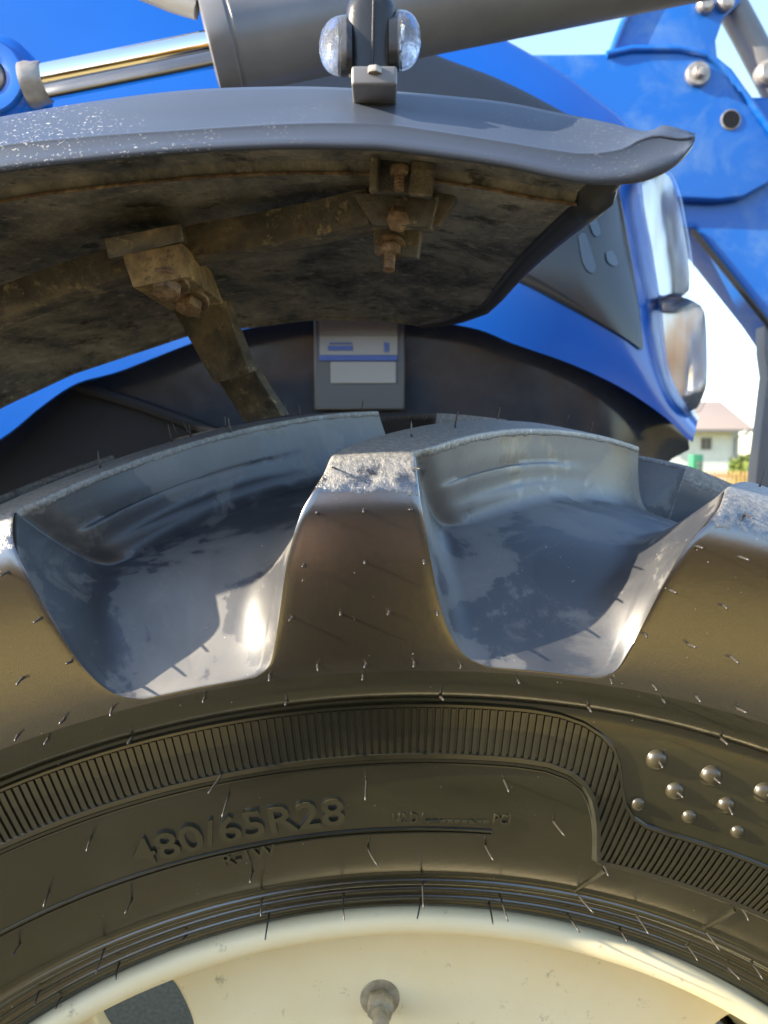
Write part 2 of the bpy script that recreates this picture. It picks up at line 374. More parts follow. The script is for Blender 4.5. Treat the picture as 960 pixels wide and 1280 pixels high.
# ---- tread lugs
NL = 21; PT = 360.0 / NL
O_ = [(.5635, .3716), (.566, .3712), (.572, .3704), (.585, .3695), (.600, .3690), (.620, .3688), (.640, .3692), (.652, .3708), (.6620, .3768), (.6705, .3850),
      (.6735, .3950), (.6775, .412), (.6845, .45), (.6905, .49), (.6970, .54), (.7015, .58), (.7035, .608)]
I_ = [(.5635, .3716), (.566, .3712), (.5712, .3745), (.580, .3790), (.590, .3855), (.602, .3940), (.612, .4025), (.6195, .4115), (.6255, .4215), (.629, .4295),
      (.631, .435), (.6345, .447), (.6410, .475), (.6465, .507), (.6515, .551), (.655, .585), (.6565, .6135)]
ER = [4.4, 3.8, 2.55, 1.65, 1.15, .75, .42, .25, .18, .16, 1.0, 2.0, 4.2, 6.6, 10.2, 13.6, 16.3]      # leading edge angle of the lug
EL = [-8.4, -7.9, -7.0, -6.55, -6.15, -5.65, -5.0, -4.4, -3.8, -3.4, -2.9, -2.0, .1, 2.4, 5.8, 9.0, 11.6]   # trailing edge
K = len(O_)
def sm(tab, s): return float(np.interp(s, range(K), tab))
# smooth (monotone) resampling of the tables
def pch(tab, s):
    i = min(int(s), K - 2); t = s - i
    a = np.array(tab, float)
    def sl(k):
        if k <= 0: return a[1] - a[0]
        if k >= K - 1: return a[K-1] - a[K-2]
        l, r_ = a[k] - a[k-1], a[k+1] - a[k]
        return 0.0 if l * r_ <= 0 else 2 * l * r_ / (l + r_)
    m0, m1 = sl(i), sl(i + 1)
    return a[i]*(2*t**3-3*t*t+1) + m0*(t**3-2*t*t+t) + a[i+1]*(-2*t**3+3*t*t) + m1*(t**3-t*t)
Or, Od = [p[0] for p in O_], [p[1] for p in O_]; Ir, Id = [p[0] for p in I_], [p[1] for p in I_]
srow = list(np.linspace(0, 1, 4)[:-1]) + list(np.linspace(1, 9, 58)[:-1]) + [8.93, 9.0, 9.12] + list(np.linspace(9.3, 16, 52))
def lug_mesh(name, mirror=False):
    xs = [1, .9, .8, .72, .65, .59, .53, .47, .42, .375, .34, .31, .28, .25, .225, .2, .175, .15, .12, .08, .045, .02, 0]       # flank coordinate: 1 = floor, 0 = lug edge
    verts, wear, cav = [], [], []
    nrow = 0
    rowspec = [(s, 0.0) for s in srow] + [(16, .02), (16, .06), (16, .5), (16, .93), (16, 1.0)]
    for s, nose in rowspec:
        o = (pch(Or, s), pch(Od, s)); i = (pch(Ir, s), pch(Id, s)); er, el_ = pch(ER, s), pch(EL, s)
        mr = (er + el_ + PT) / 2; ml = mr - PT; half = mr - er
        wid = min(interp(s, [(0, 1.6), (3, 2.6), (9, 3.1), (12, 3.3), (16, 2.6)]), half * .93)
        widr = min(interp(s, [(0, 1.4), (3, 1.9), (9, 2.2), (12, 3.2), (16, 2.6)]), half * .93)
        cols = []                                    # (theta, h, iscav)
        def hh(x): return (1 - x) ** 2.3
        cols.append((ml, 0, 1)); cols.append(((ml + el_ - wid) / 2, 0, 1))
        for x in xs: cols.append((el_ - wid * x, hh(x) * (.985 if x == 0 else .97 if x < .03 else .955 if x < .06 else .95) , 1))
        for q in (.012, .035, .08, .2, .35, .5, .65, .8, .92, .965, .988): cols.append((el_ + (er - el_) * q, 1 - (.006 if q in (.012, .988) else 0), 0))
        for x in reversed(xs): cols.append((er + widr * x, hh(x) * (.985 if x == 0 else .97 if x < .03 else .955 if x < .06 else .95), 1))
        cols.append(((mr + er + widr) / 2, 0, 1)); cols.append((mr, 0, 1))
        nc = len(cols)
        for ci, (th, h, iscav) in enumerate(cols):
            k = h * (1 - nose)
            # moulded ledge along the leading flank
            if iscav and th > er and 9.5 < s < 14.3:
                x = (th - er) / widr; env = math.sin((s - 9.5) / 4.8 * math.pi) ** .8; k += env * (.085 * math.exp(-((x - .30) / .06) ** 2) - .06 * math.exp(-((x - .20) / .035) ** 2) + .05 * math.exp(-((x - .52) / .07) ** 2))
            r = i[0] + (o[0] - i[0]) * k; d = i[1] + (o[1] - i[1]) * k
            # shallow mould line across the channel floor
            if iscav and s > 11: r -= .0022 * math.exp(-((d - .535) / .0035) ** 2) * (1 - h)
            # scoop in the lower panel of the channel
            if iscav and h < .5 and 1.2 < s < 9:
                u = (th - (er if th > er else el_ - 0)) / (2 * half) ; uu = abs(th - (mr if th > er else ml)) / half
                d += .0045 * math.exp(-(uu / .55) ** 2) * math.sin((s - 1.2) / 7.8 * math.pi) ** 1.5
            p = wl(r, th, d)
            if mirror: p.y = -p.y
            verts.append(p)
            wr = 0.0
            if not iscav:
                wr = interp(s, [(6.3, 0), (7.0, .40), (7.8, .56), (8.6, .66), (9.0, .95), (9.6, 1)]) if nose < .1 else 0
            elif h > .86 and s > 9: wr = .62
            wear.append(wr); cav.append(1.0 if (iscav and h < .96 and s > 1.02) or nose > .3 else 0.0)
        nrow += 1
    faces = []
    for i in range(nrow - 1):
        for j in range(nc - 1):
            a, b_, c_, d_ = i*nc+j, i*nc+j+1, (i+1)*nc+j+1, (i+1)*nc+j
            faces.append((d_, c_, b_, a) if mirror else (a, b_, c_, d_))
    me = meshdata(name, verts, faces, M['lug'], True, None, 50)
    for nm, dat in (('wear', wear), ('cav', cav)):
        me.attributes.new(nm, 'FLOAT', 'POINT').data.foreach_set('value', dat)
    return me
lm = lug_mesh('tread_lug'); lmf = lug_mesh('tread_lug_inner', True)
first = link('tread_lug', lm, tyre); firstf = link('tread_lug', lmf, tyre)
for k in range(NL):
    for src, ph in ((first, 0), (firstf, .5)):
        if k == 0: o = src
        else:
            o = src.copy(); COL.objects.link(o); o.parent = tyre
        o.rotation_euler = (0, R((k + ph) * PT), 0)

# ---- ribbed band with its raised borders
RO = [(-180, .5415), (6.5, .5415), (8.2, .5406), (9.6, .5380), (10.7, .5335), (11.5, .5280), (12.0, .5215), (12.35, .5140), (12.7, .5065), (13.2, .4985), (14.0, .4915), (15.0, .4882), (16.5, .4872), (180, .4872)]
RI = [(-180, .5148), (6.2, .5148), (8.0, .5140), (9.4, .5110), (10.4, .5060), (11.1, .4990), (11.6, .4910), (12.0, .4830), (12.35, .4750), (12.7, .4665), (13.0, .4605), (13.6, .4592), (180, .4592)]
mb = MB(); step = .43; ths = np.arange(-62, 62, step)
rows = []
for t in ths:
    for q, h in ((0, 0), (.24, 0), (.34, .0012), (.90, .0012)):
        tt = t + q * step; ro, ri = interp(tt, RO) - .0012, interp(tt, RI) + .0012
        rows.append([wl(ri + (ro - ri) * v_, tt, dO(ri + (ro - ri) * v_) - .0008 - h) for v_ in (0, .2, .4, .6, .8, 1)])
mb.grid(rows, flip=True)
rb = mb.build('rib_band', M['rib'], tyre, kind='stuff', smooth=False, sharp=None)
mb = MB()
tt = list(np.arange(-62, 5, 1.0)) + list(np.arange(5, 18, .12)) + list(np.arange(18, 62, 1.0))
for tab, off, rr in ((RO, 0, .0014), (RI, 0, .0024)):
    mb.tube([wl(interp(t, tab) + off, t, dO(interp(t, tab) + off) - .0006) for t in tt], rr, 6)
mb.tube([wl(interp(t, RI) - .0052, t, dO(interp(t, RI) - .0052) - .0001) for t in tt if t < 12.9], .0008, 6)
mb.build('band_border', M['rib'], tyre)
mb = MB()
for o_, rr in ((0, .0009), (-.0024, .0007)): mb.tube([wl(.4690 + o_, t, dO(.4690 + o_) - .0003) for t in np.arange(-45, 5.7, .5)], rr, 6)
mb.build('underline', M['rib'], tyre)
for (a, b_) in (((754, 1086), (722, 1120)), ((916, 1135), (884, 1166))):
    r0, t0 = inv(*a, .408); r1, t1 = inv(*b_, .413)
    MB().tube([wl(r0 + (r1-r0)*q, t0 + (t1-t0)*q, dO(r0 + (r1-r0)*q) - .0004) for q in np.linspace(0, 1, 6)], .0011, 6).build('radial_line', M['rib'], tyre)
# ---- raised lettering
def lettering(name, text, px0, px1, h, slant=0.0, depth=.0011):
    cu = bpy.data.curves.new(name, 'FONT'); cu.body = text; cu.size = 1.0; cu.extrude = .5; cu.offset = .012; cu.resolution_u = 3
    tmp = bpy.data.objects.new('tmp_text', cu); COL.objects.link(tmp)
    dg = bpy.context.evaluated_depsgraph_get(); me = bpy.data.meshes.new_from_object(tmp.evaluated_get(dg))
    bpy.data.objects.remove(tmp); bpy.data.curves.remove(cu)
    bm = bmesh.new(); bm.from_mesh(me)
    bmesh.ops.subdivide_edges(bm, edges=[e for e in bm.edges if e.calc_length() > .25], cuts=2)
    bm.to_mesh(me); bm.free()
    xs_ = [v.co.x for v in me.vertices]; ys_ = [v.co.y for v in me.vertices]
    x0, x1, y1 = min(xs_), max(xs_), max(ys_)
    r0, t0 = inv(*px0, .397); r1, t1 = inv(*px1, .397)
    for v in me.vertices:
        u = (v.co.x - x0) / (x1 - x0); vv = v.co.y / y1
        r = r0 + (r1 - r0) * u + h * vv; t = t0 + (t1 - t0) * u
        v.co = wl(r, t, dO(r) - (depth if v.co.z > 0 else -.001))
    me.materials.clear(); me.materials.append(M['letter'])
    return link(name, me, tyre)
lettering('size_lettering', '480/65R28', (172, 1085), (432, 1029), .0165, depth=.0018)
lettering('type_lettering', 'R-1W', (278, 1092), (346, 1077), .0085, depth=.0012)
lettering('load_lettering', '142 D', (491, 1030), (522, 1029), .0060, depth=.0010)
lettering('load_lettering', '(', (527, 1029), (529, 1029), .0060, depth=.0010)
lettering('load_lettering', 'PCI', (616, 1030), (637, 1031), .0060, depth=.0010)
for k in range(9):
    x = 532 + k * 9
    r0, t0 = inv(x, 1029, .397)
    MB().tube([wl(r0 + .0006, t0 + .12 * q, dO(r0) - .0005) for q in (0, 1, 2, 3)], .0011, 6).build('small_moulded_mark', M['side'], tyre)
r0, t0 = inv(608, 1031, .397)
MB().tube([wl(r0 + .0065 * q, t0 + .10 * q, dO(r0) - .0004) for q in (0, .5, 1)], .0006, 6).build('moulded_slash', M['side'], tyre)
# ---- bumps
hs = MB(); prof = [(math.cos(a) * 1.0, math.sin(a) * .72) for a in np.linspace(0, math.pi / 2, 9)]
hs.lathe([(1.08, -.1), (1.03, .03)] + prof, (0, 0, 0), (0, -1, 0), 28)
bmesh_data = meshdata('rubber_bump', hs.v, hs.f, M['bump'], True)
for (x, y, rp) in ((822, 950, 14), (890, 970, 14.5), (846, 990, 12), (910, 1008, 11.5), (801, 1009, 9.5), (866, 1025, 9.5), (927, 1044, 9), (956, 991, 14)):
    r, t = inv(x, y, .386); o = link('rubber_bump', bmesh_data, tyre); rad = rp / F * .385
    o.location = wl(r, t, dO(r)); o.scale = (rad,) * 3
BUMPS = [(822, 950), (890, 970), (846, 990), (910, 1008), (956, 991)]
# ---- vent hairs
def hairmesh(L, rr, curl):
    pts = [(curl * q * q * L, -L * q, -.06 * L * q * q) for q in np.linspace(0, 1, 5)]
    h = MB().tube(pts, [rr * 1.25, rr, rr * .95, rr * .9, rr * .7], 6)
    return meshdata('vent_hair', h.v, h.f, M['hair'], True)
HM = {}
def hair(r, th, d, L, up=False, rr=.0005):
    key = (round(L, 3), up, random.randint(0, 4))
    if key not in HM: HM[key] = hairmesh(L, rr, random.uniform(-.16, .16))
    o = link('vent_hair', HM[key], tyre); o.location = wl(r, th, d)
    if up: o.rotation_euler = Matrix.Rotation(R(-90 + random.uniform(-14, 14)), 3, 'X').to_euler(); o.rotation_euler.y = R(th)
    else: o.rotation_euler = (R(random.uniform(-9, 9)), 0, R(random.uniform(-9, 9)))
PAN = [(396,641),(455,637),(456,703),(380,707),(366,772),(426,767),(397,832),(458,830),(454,845),(337,845),(256,873),(359,878),(10,715),(51,773),(89,827),(28,848),(22,920),(60,924),(80,900),(140,886),(165,922),
       (515,637),(530,701),(487,765),(547,765),(518,828),(577,833),(551,872),(648,851),(872,683),(925,696),(838,738),(905,757),(807,793),(861,806),(914,821),(764,850),(817,857),(871,871),(829,875),(736,885),(922,886),(902,924)]
dP = lambda r: interp(r, [(p[0], p[1]) for p in SIDE[-4:]] + O_[1:10])
for (x, y) in PAN:
    r, t = inv(x, y, .37); d = dP(r); r, t = inv(x, y, d); d = dP(r)
    hair(r, t, d, random.choice((.005, .006, .007)), rr=.0007)
SD = [(278,967,23),(286,995,21),(458,975,20),(114,1047,18),(61,1115,20),(165,1124,20),(316,1090,14),(460,1060,23),(25,1180,20),(630,975,16),(692,1027,19),(607,1057,23),(754,1080,17),(927,1135,16),
      (130,1187,28),(149,1205,27),(50,1238,26),(76,1247,16),(327,1125,27),(336,1145,27),(430,1119,36),(528,1102,28),(526,1125,26),(624,1117,29),(612,1132,21),(724,1120,27),(709,1142,25),(796,1145,30),(775,1162,19),(884,1167,24),(861,1185,23),(910,1210,22),(939,1202,28),(233,1168,8)]
for (x, y, L) in SD:
    d = .4
    for _ in range(4): r, t = inv(x, y, d); d = dO(r)
    hair(r, t, d, round(L / math.hypot(x - 480, y - 567) * d * .95, 3), rr=.00055)
for (th, d, L) in ((-9.0, .50, .011), (-12.5, .52, .012), (-11.6, .53, .009), (-10.0, .56, .010), (-6.5, .58, .012), (-5.8, .60, .009), (-1.9, .58, .009), (2.6, .46, .010), (6.0, .55, .009), (10.6, .58, .010), (12.5, .59, .009), (17.6, .44, .010), (.2, .42, .009), (-14.8, .45, .010), (-13.6, .60, .012), (-12.9, .60, .010)):
    hair(interp(d, [(p[1], p[0]) for p in O_[9:]]), th, d, L, True)
for (x, y) in BUMPS:
    r, t = inv(x, y, .386); hair(r, t, dO(r) - .0035, .006)
for (th, r) in ((-3.3, .664), (.1, .663), (14.5, .661)):
    hair(r, th, dP(r), .010)

# ------------------------------------------------------------------ rim
rp = [(.352, .545), (.366, .50), (.3865, .484), (.3860, .455), (.3852, .440), (.3858, .4365), (.3878, .4335), (.3915, .4315), (.3965, .4310), (.3995, .4335), (.4005, .4385), (.3995, .445), (.394, .460), (.390, .50), (.375, .53), (.355, .60), (.36, .70), (.39, .76), (.40, .80), (.385, .80), (.352, .70), (.342, .60), (.345, .545)]
mb = MB(); mb.grid([[wl(r, t, d) for t in np.arange(-180, 180, 1.0)] for r, d in rp], closed_u=True)
rim = mb.build('wheel_rim', M['cream'], tractor, sharp=None)
rim.matrix_basis = WM; rim.matrix_parent_inverse = Matrix.Translation(-ROOTLOC['tractor'])
# disc with hand-hole windows
def disc():
    cu = bpy.data.curves.new('wheel_disc', 'CURVE'); cu.dimensions = '2D'; cu.fill_mode = 'BOTH'; cu.extrude = .004; cu.bevel_depth = .0025; cu.bevel_resolution = 2
    def spl(pts):
        s_ = cu.splines.new('POLY'); s_.points.add(len(pts) - 1); s_.use_cyclic_u = True
        for q, p in zip(s_.points, pts): q.co = (p[0], p[1], 0, 1)
    spl([(.3870 * math.sin(R(t)), .3870 * math.cos(R(t))) for t in np.arange(0, 360, 2)])
    spl([(.11 * math.sin(R(t)), .11 * math.cos(R(t))) for t in np.arange(0, 360, 6)])
    for c0 in (-27.8, 39.5, 102, 168, 234):
        pts = []
        for q in np.linspace(0, 2 * math.pi, 40, endpoint=False):
            cx, sx = math.cos(q), math.sin(q)
            a = 4.9 * math.copysign(abs(cx) ** .6, cx); b_ = .033 * math.copysign(abs(sx) ** .75, sx)
            r = .349 + b_; pts.append((r * math.sin(R(c0 + a)), r * math.cos(R(c0 + a))))
        spl(pts)
    tmp = bpy.data.objects.new('tmp_disc', cu); COL.objects.link(tmp)
    dg = bpy.context.evaluated_depsgraph_get(); me = bpy.data.meshes.new_from_object(tmp.evaluated_get(dg))
    bpy.data.objects.remove(tmp); bpy.data.curves.remove(cu)
    for v in me.vertices: v.co = Vector((v.co.x, .478 - CD - v.co.z, v.co.y))
    me.materials.clear(); me.materials.append(M['cream']); me.polygons.foreach_set('use_smooth', [True] * len(me.polygons)); me.set_sharp_from_angle(angle=R(35))
    return link('wheel_disc', me, rim)
WIN = inv(178, 1258, .478)[1]
disc()
r, t = inv(475, 1250, .470); c = wl(r, t, .474)
b_ = MB().lathe([(0, .004), (.0095, .004), (.0125, .0035), (.0135, .001), (.0135, -.003)], c, (0, -1, 0), 32); b_.build('washer', M['nut'], rim)
b_ = MB().prism([c + .0088 * Vector((math.cos(k * math.pi / 3 + .3), 0, math.sin(k * math.pi / 3 + .3))) + Vector((0, -.0042, 0)) for k in range(6)], (0, -.011, 0)).bevel(.0012, 2); b_.build('wheel_nut', M['nut'], rim)
MB().lathe([(0, .028), (.0045, .028), (.0052, .026), (.0052, .012)], c, (0, -1, 0), 20).build('stud_bolt', M['nut'], rim)
MB().lathe([(.14, 0.0), (.14, -.05), (.10, -.07), (.10, -.3), (0, -.3)], wl(0, 0, .50), (0, -1, 0), 40).build('hub', M['cream'], rim)

#SPLIT
# ------------------------------------------------------------------ mudguard
YN, YF = .342, .83
TOPp = [(-1000, 640), (-700, 400), (-450, 265), (-300, 217), (-200, 190), (-100, 166), (0, 145), (120, 125), (240, 111), (360, 107), (440, 109), (495, 113), (620, 125), (700, 140), (760, 152), (800, 162), (815, 162), (829, 155), (850, 160), (869, 166)]
CREp = [(-1000, 680), (-700, 440), (-450, 302), (-300, 252), (-200, 227), (-100, 203), (0, 182), (120, 170), (240, 162), (360, 155), (440, 154), (495, 157), (620, 176), (680, 186), (730, 192), (775, 187), (800, 175), (822, 170), (848, 174), (869, 172)]
BOTp = [(-1000, 740), (-700, 485), (-450, 340), (-300, 289), (-200, 261), (-100, 238), (0, 217), (120, 203), (240, 192), (360, 187), (440, 188), (495, 191), (620, 208), (700, 225), (740, 231), (775, 231), (805, 227), (830, 217), (850, 203), (866, 184)]
n = 190
T_, C_, B_ = resample(TOPp, n), resample(CREp, n), resample(BOTp, n)
mb = MB(); rows = []
for i in range(n):
    t_, c_, b_ = T_[i], C_[i], B_[i]
    mid1 = (t_ * .5 + c_ * .5); mid2 = (c_ * .45 + b_ * .55)
    tip = interp(t_[0], [(795, 0), (845, 1)]); kd = 1 - .9 * tip; kt = 1 - .8 * interp(t_[0], [(690, 0), (835, 1)])
    p = [P(*b_, YN - .002), P(b_[0], b_[1] - 3.5, YN - .009), P(*mid2, YN - .0055), P(c_[0], c_[1] + 2.5, YN + .0012), P(c_[0], c_[1] + .6, YN + .0008), P(c_[0], c_[1] - .6, YN + .0022 * kt), P(c_[0], c_[1] - 2.5, YN + .0065 * kt), P(*mid1, YN + .020 * kt), P(t_[0], t_[1] + 5, YN + .031 * kt), P(t_[0], t_[1] + 1, YN + .039 * kt)]
    e = P(*t_, YN + .039 * kt); e.y += .013 * kd; e.z += .002 * kd
    f_ = e + Vector((0, .02, -.004)) * kd; g_ = Vector((f_.x, f_.y - .002 * tip, f_.z - .006 * kd)); bi = P(*b_, YN + .006); bi2 = bi + Vector((0, .003, .006)) * kd
    p += [e, f_, g_, bi2, bi]
    rows.append(p)
mb.grid(rows, closed_u=True); k0 = len(mb.v)
nc = len(rows[0]); mb.f.append(tuple(range(nc))); mb.m.append(0); mb.f.append(tuple((n-1)*nc + j for j in reversed(range(nc)))); mb.m.append(0)
mb.fixn(); 
mud = mb.build('mudguard', M['plastic'], tractor, sharp=None)
NEAR = [(P(x, y, YN)) for x, y in BOTp if x < 765]
FARp = [(-330, 790), (-200, 650), (-100, 573), (0, 507), (90, 465), (240, 415), (390, 397), (480, 398), (560, 410), (592, 412), (605, 414)]
FAR = [P(x, y, YF) for x, y in FARp]
XE = .092
zn = [(p.x, p.z) for p in NEAR] + [(XE + .02, NEAR[-1].z - .002)]; zf = [(p.x, p.z) for p in FAR]
def zu(x, y):
    q = (y - YN) / (YF - YN); z = interp(x, zn) * (1 - q) + interp(x, zf) * q + .010 * math.sin(q * math.pi)
    return z + (.005 if y < .378 else 0)
ys = [.348, .360, .3765, .379, .40, .44, .48, .53, .58, .63, .68, .73, .78, .815, .83]
mb = MB(); top = []; rows = []
for x in list(np.linspace(-.60, XE, 70)):
    edge = lambda y: x + (0 if x < XE - .06 else (x - XE + .06) / .06 * (-.012 + .02 * 0))
    rr = [Vector((x, y, zu(x, y))) for y in ys]
    # rounded far corner
    rows.append(rr)
cut = lambda y: XE - max(0, (y - .70) / .13) ** 2 * .055
rows = [[Vector((min(p.x, XE) if True else 0, p.y, p.z)) for p in r_] for r_ in rows]
for r_ in rows:
    for p in r_:
        q = (p.x + .60) / (XE + .60); p.x = -.60 + q * (cut(p.y) + .60); p.z = zu(p.x, p.y)
up = [[p + Vector((0, 0, .006)) for p in r_] for r_ in rows]
mb.grid(rows, m=0); mb.grid(up, m=1, flip=True)
us = mb.build('mudguard_underside', [M['mud'], M['plastic']], mud, sharp=30)
# curled front lip of the guard and rolled far edge
mb = MB(); last = rows[-1][1:]; rr = []
for k, p in enumerate(last):
    q = k / (len(last) - 1); wd = .019 - .011 * q; p = p + Vector((0, 0, interp(p.y, [(.36, .006), (.385, .0)])))
    rr.append([p + Vector((-.001, 0, .007)), p + Vector((-.002, 0, -.0005)), p + Vector((wd * .12, 0, -.0035)), p + Vector((wd * .4, 0, -.0052)), p + Vector((wd * .75, 0, -.0045)), p + Vector((wd, -.001, -.002)), p + Vector((wd + .002, 0, .003)), p + Vector((wd, 0, .008))])
mb.grid(rr, closed_u=True); mb.f.append(tuple(range(len(rr[0])))); mb.m.append(0); mb.fixn().build('front_lip', M['black'], mud, sharp=None)
mb = MB(); mb.tube([r_[-1] + Vector((0, 0, .002)) for r_ in rows], .0048, 8); mb.build('rolled_edge', M['mud'], mud)
mb = MB(); mb.tube([r_[3] + Vector((0, -.0012, -.0004)) for r_ in rows if r_[3].x > -.45], .0009, 6); mb.build('fold_line', M['rust'], mud)
# support frame under the guard
def sq(name, pts, r, m_=M['muddy'], flat=1.0):
    b_ = MB().tube(pts, r * 1.35, 4, phase=math.pi / 4)
    b_.bevel(r * .22, 2); return b_.build(name, m_, mud, sharp=35)
sq('support_beam', [P(x, y, Y) for x, y, Y in ((-60, 412, .46), (20, 378, .455), (90, 352, .45), (165, 329, .445), (260, 304, .435), (340, 290, .428), (400, 278, .415), (470, 262, .40))], .0095)
def block(name, front, Y0, back, Y1, m_=M['muddy'], bev=.0015):
    """solid between a front outline at depth Y0 and a back outline at depth Y1 (same count)"""
    a = [P(x, y, Y0) for x, y in front]; b_ = [P(x, y, Y1) for x, y in back]; k = len(a)
    q = MB().add(a + b_, [tuple(range(k)), tuple(reversed(range(k, 2*k)))] + [(j, j+k, (j+1) % k + k, (j+1) % k) for j in range(k)])
    q.bevel(bev, 2); return q.build(name, m_, mud, sharp=35)
block('clamp_plate', [(130, 298), (226, 279), (230, 302), (136, 324)], .400, [(134, 300), (236, 284), (240, 312), (146, 330)], .47)
block('bracket', [(152, 318), (228, 303), (237, 346), (166, 360)], .400, [(182, 332), (264, 338), (280, 380), (212, 388)], .50, M['tan'])
hexbolt(P(210, 356, .408), (-.1, -.5, -1), .0078, .006, M['rust'], mud)
hexbolt(P(237, 377, .452), (-.1, -.5, -1), .0080, .006, M['rust'], mud)
block('support_arm', [(216, 388), (279, 376), (312, 466), (268, 480)], .585, [(222, 384), (288, 374), (322, 462), (276, 476)], .592, M['muddy'], .0008)
block('support_arm', [(266, 466), (315, 458), (352, 520), (306, 528)], .70, [(276, 464), (322, 456), (362, 518), (318, 526)], .712, M['muddy'], .0008)
# second clamp
block('bracket', [(462, 196), (515, 198), (514, 243), (464, 240)], .372, [(466, 200), (512, 202), (510, 246), (466, 244)], .392, M['muddy'])
block('bracket', [(514, 200), (546, 203), (541, 246), (510, 243)], .366, [(516, 206), (544, 208), (539, 250), (510, 247)], .385, M['muddy'])
block('side_plate', [(463, 196), (473, 196), (470, 236), (461, 240)], .362, [(466, 200), (476, 200), (473, 240), (464, 244)], .372, M['muddy'], .0008)
block('clamp_plate', [(440, 240), (548, 243), (536, 284), (466, 282)], .385, [(450, 252), (552, 252), (542, 292), (470, 290)], .42)
block('clamp_plate', [(466, 282), (526, 284), (522, 322), (468, 318)], .405, [(470, 286), (530, 286), (524, 326), (470, 322)], .42)
block('hook_plate', [(540, 240), (566, 238), (568, 250), (548, 282), (534, 280)], .40, [(544, 244), (570, 242), (572, 254), (552, 286), (538, 284)], .408)
hexbolt(P(497, 268, .39), (P(500, 292, .375) - P(497, 268, .39)), .0060, .008, M['rust'], mud)
hexbolt(P(488, 308, .405), (P(486, 335, .40) - P(488, 308, .405)), .0056, .0055, M['rust'], mud, 'bolt', True, .009)
hexbolt(P(499, 208, .362), (0, 0, -1), .0044, .0035, M['rust'], mud, 'bolt', False, .008)

# ------------------------------------------------------------------ marker light
YL = .358
ml = MB(); rows = []
cx = 463.0
OUT = [(97, 25), (94, 27), (90, 28), (60, 28.5), (30, 29), (10, 27.5), (2, 25), (-6, 19), (-10, 8), (-11, 0)]
for y, hw in resample(OUT, 26):
    rows.append([P(cx + (y - 60) * -.02 + hw * 1.1 * math.copysign(abs(math.cos(a)) ** .6, math.cos(a)), y, YL + .0085 * math.copysign(abs(math.sin(a)) ** .7, math.sin(a))) for a in np.linspace(0, 2 * math.pi, 28, endpoint=False)])
ml.grid(rows, closed_u=True).fixn()
light = ml.build('marker_light', M['black'], tractor, label='clear lensed marker lamp in a black rubber body on top of the mudguard', sharp=None)
mbx = MB().tube([P(466 + (y - 60) * -.02, y, YL - .0088) for y in range(84, -6, -6)], .0006, 6); mbx.build('mould_seam', M['black'], light)
def lens(cxp, hwp, hh, y0, sgn, name='lens'):
    b_ = MB(); rows = []
    for q in np.linspace(0, 1, 14):
        ex = hwp * q; k = (max(0, 1 - (q * .985) ** 2.6)) ** .5
        rows.append([P(cxp + sgn * ex, y0 + hh * k * math.copysign(abs(math.cos(a)) ** .8, math.cos(a)) + sgn * -.05 * ex, YL + .0125 * k * math.sin(a)) for a in np.linspace(0, 2 * math.pi, 32, endpoint=False)])
    b_.grid(rows, closed_u=True); k0 = len(b_.v)
    b_.f.append(tuple(range(32))); b_.m.append(0); b_.f.append(tuple((13)*32 + j for j in range(32))); b_.m.append(0); b_.fixn()
    return b_.build(name, M['clear'], light, sharp=50)
lens(433, 34, 39, 57, -1); lens(497, 29, 39, 51, 1)
for x0, x1, y0, hh in ((426, 440, 60, 37), (486, 499, 52, 36)):
    b_ = MB(); rows = [[P(x, y0 + hh * math.copysign(abs(math.cos(a)) ** .8, math.cos(a)), YL + .0118 * math.sin(a)) for a in np.linspace(0, 2 * math.pi, 28, endpoint=False)] for x in (x0, (x0 + x1) / 2, x1)]
    b_.grid(rows, closed_u=True); b_.f += [tuple(range(28)), tuple(56 + j for j in range(28))]; b_.m += [0, 0]; b_.fixn().build('lens_collar', M['black'], light)
for x0, y0, hh, s_ in ((424, 59, 26, -1), (501, 51, 26, 1)):
    b_ = MB(); rows = [[P(x0 + s_ * q * 5, y0 + hh * (1 - q * .5) * math.cos(a), YL + .009 * (1 - q * .5) * math.sin(a)) for a in np.linspace(0, 2 * math.pi, 20, endpoint=False)] for q in (0, .5, 1)]
    b_.grid(rows, closed_u=True); b_.f += [tuple(40 + j for j in range(20))]; b_.m += [0]; b_.fixn().build('lamp_reflector', M['chrome'], light)
a0, a1 = P(440, 93, YL - .004), P(496, 114, YL - .004)
box((a0.x, YL - .012, a1.z - .001), (a1.x, YL + .040, a0.z)).bevel(.0014, 3).build('foot', M['grey'], light)
hexbolt(P(468, 93, YL - .0115), (0, 0, 1), .0034, .0028, M['steel'], light, 'screw', False)

#SPLIT
# ------------------------------------------------------------------ bonnet
LOW = [(-420, 760), (-250, 690), (-120, 625), (0, 552), (50, 512), (95, 482), (150, 466), (250, 427), (320, 410), (395, 398), (490, 397), (590, 411), (640, 430), (707, 453), (753, 473), (790, 493), (833, 523), (858, 548), (866, 553)]
UPP = [(-420, -560), (-200, -430), (0, -330), (200, -220), (350, -120), (480, -30), (560, 14), (628, 48), (700, 90), (750, 127), (783, 155), (798, 190), (806, 262), (818, 322), (827, 367), (835, 433), (843, 473), (857, 497), (873, 522)]
nb = 130; A_, B2 = resample(LOW, nb), resample(UPP, nb)
YB = 1.06
vs_ = [0, .004, .02, .06, .12, .2, .3, .4, .5, .6, .7, .78, .85, .9, .94, .97, .99, 1.0]
rows = []
def yb(q, v_):
    return YB + .11 * v_ ** 4 + .10 * max(0, (q - .72) / .28) ** 2 + (.012 if v_ < .002 else 0)
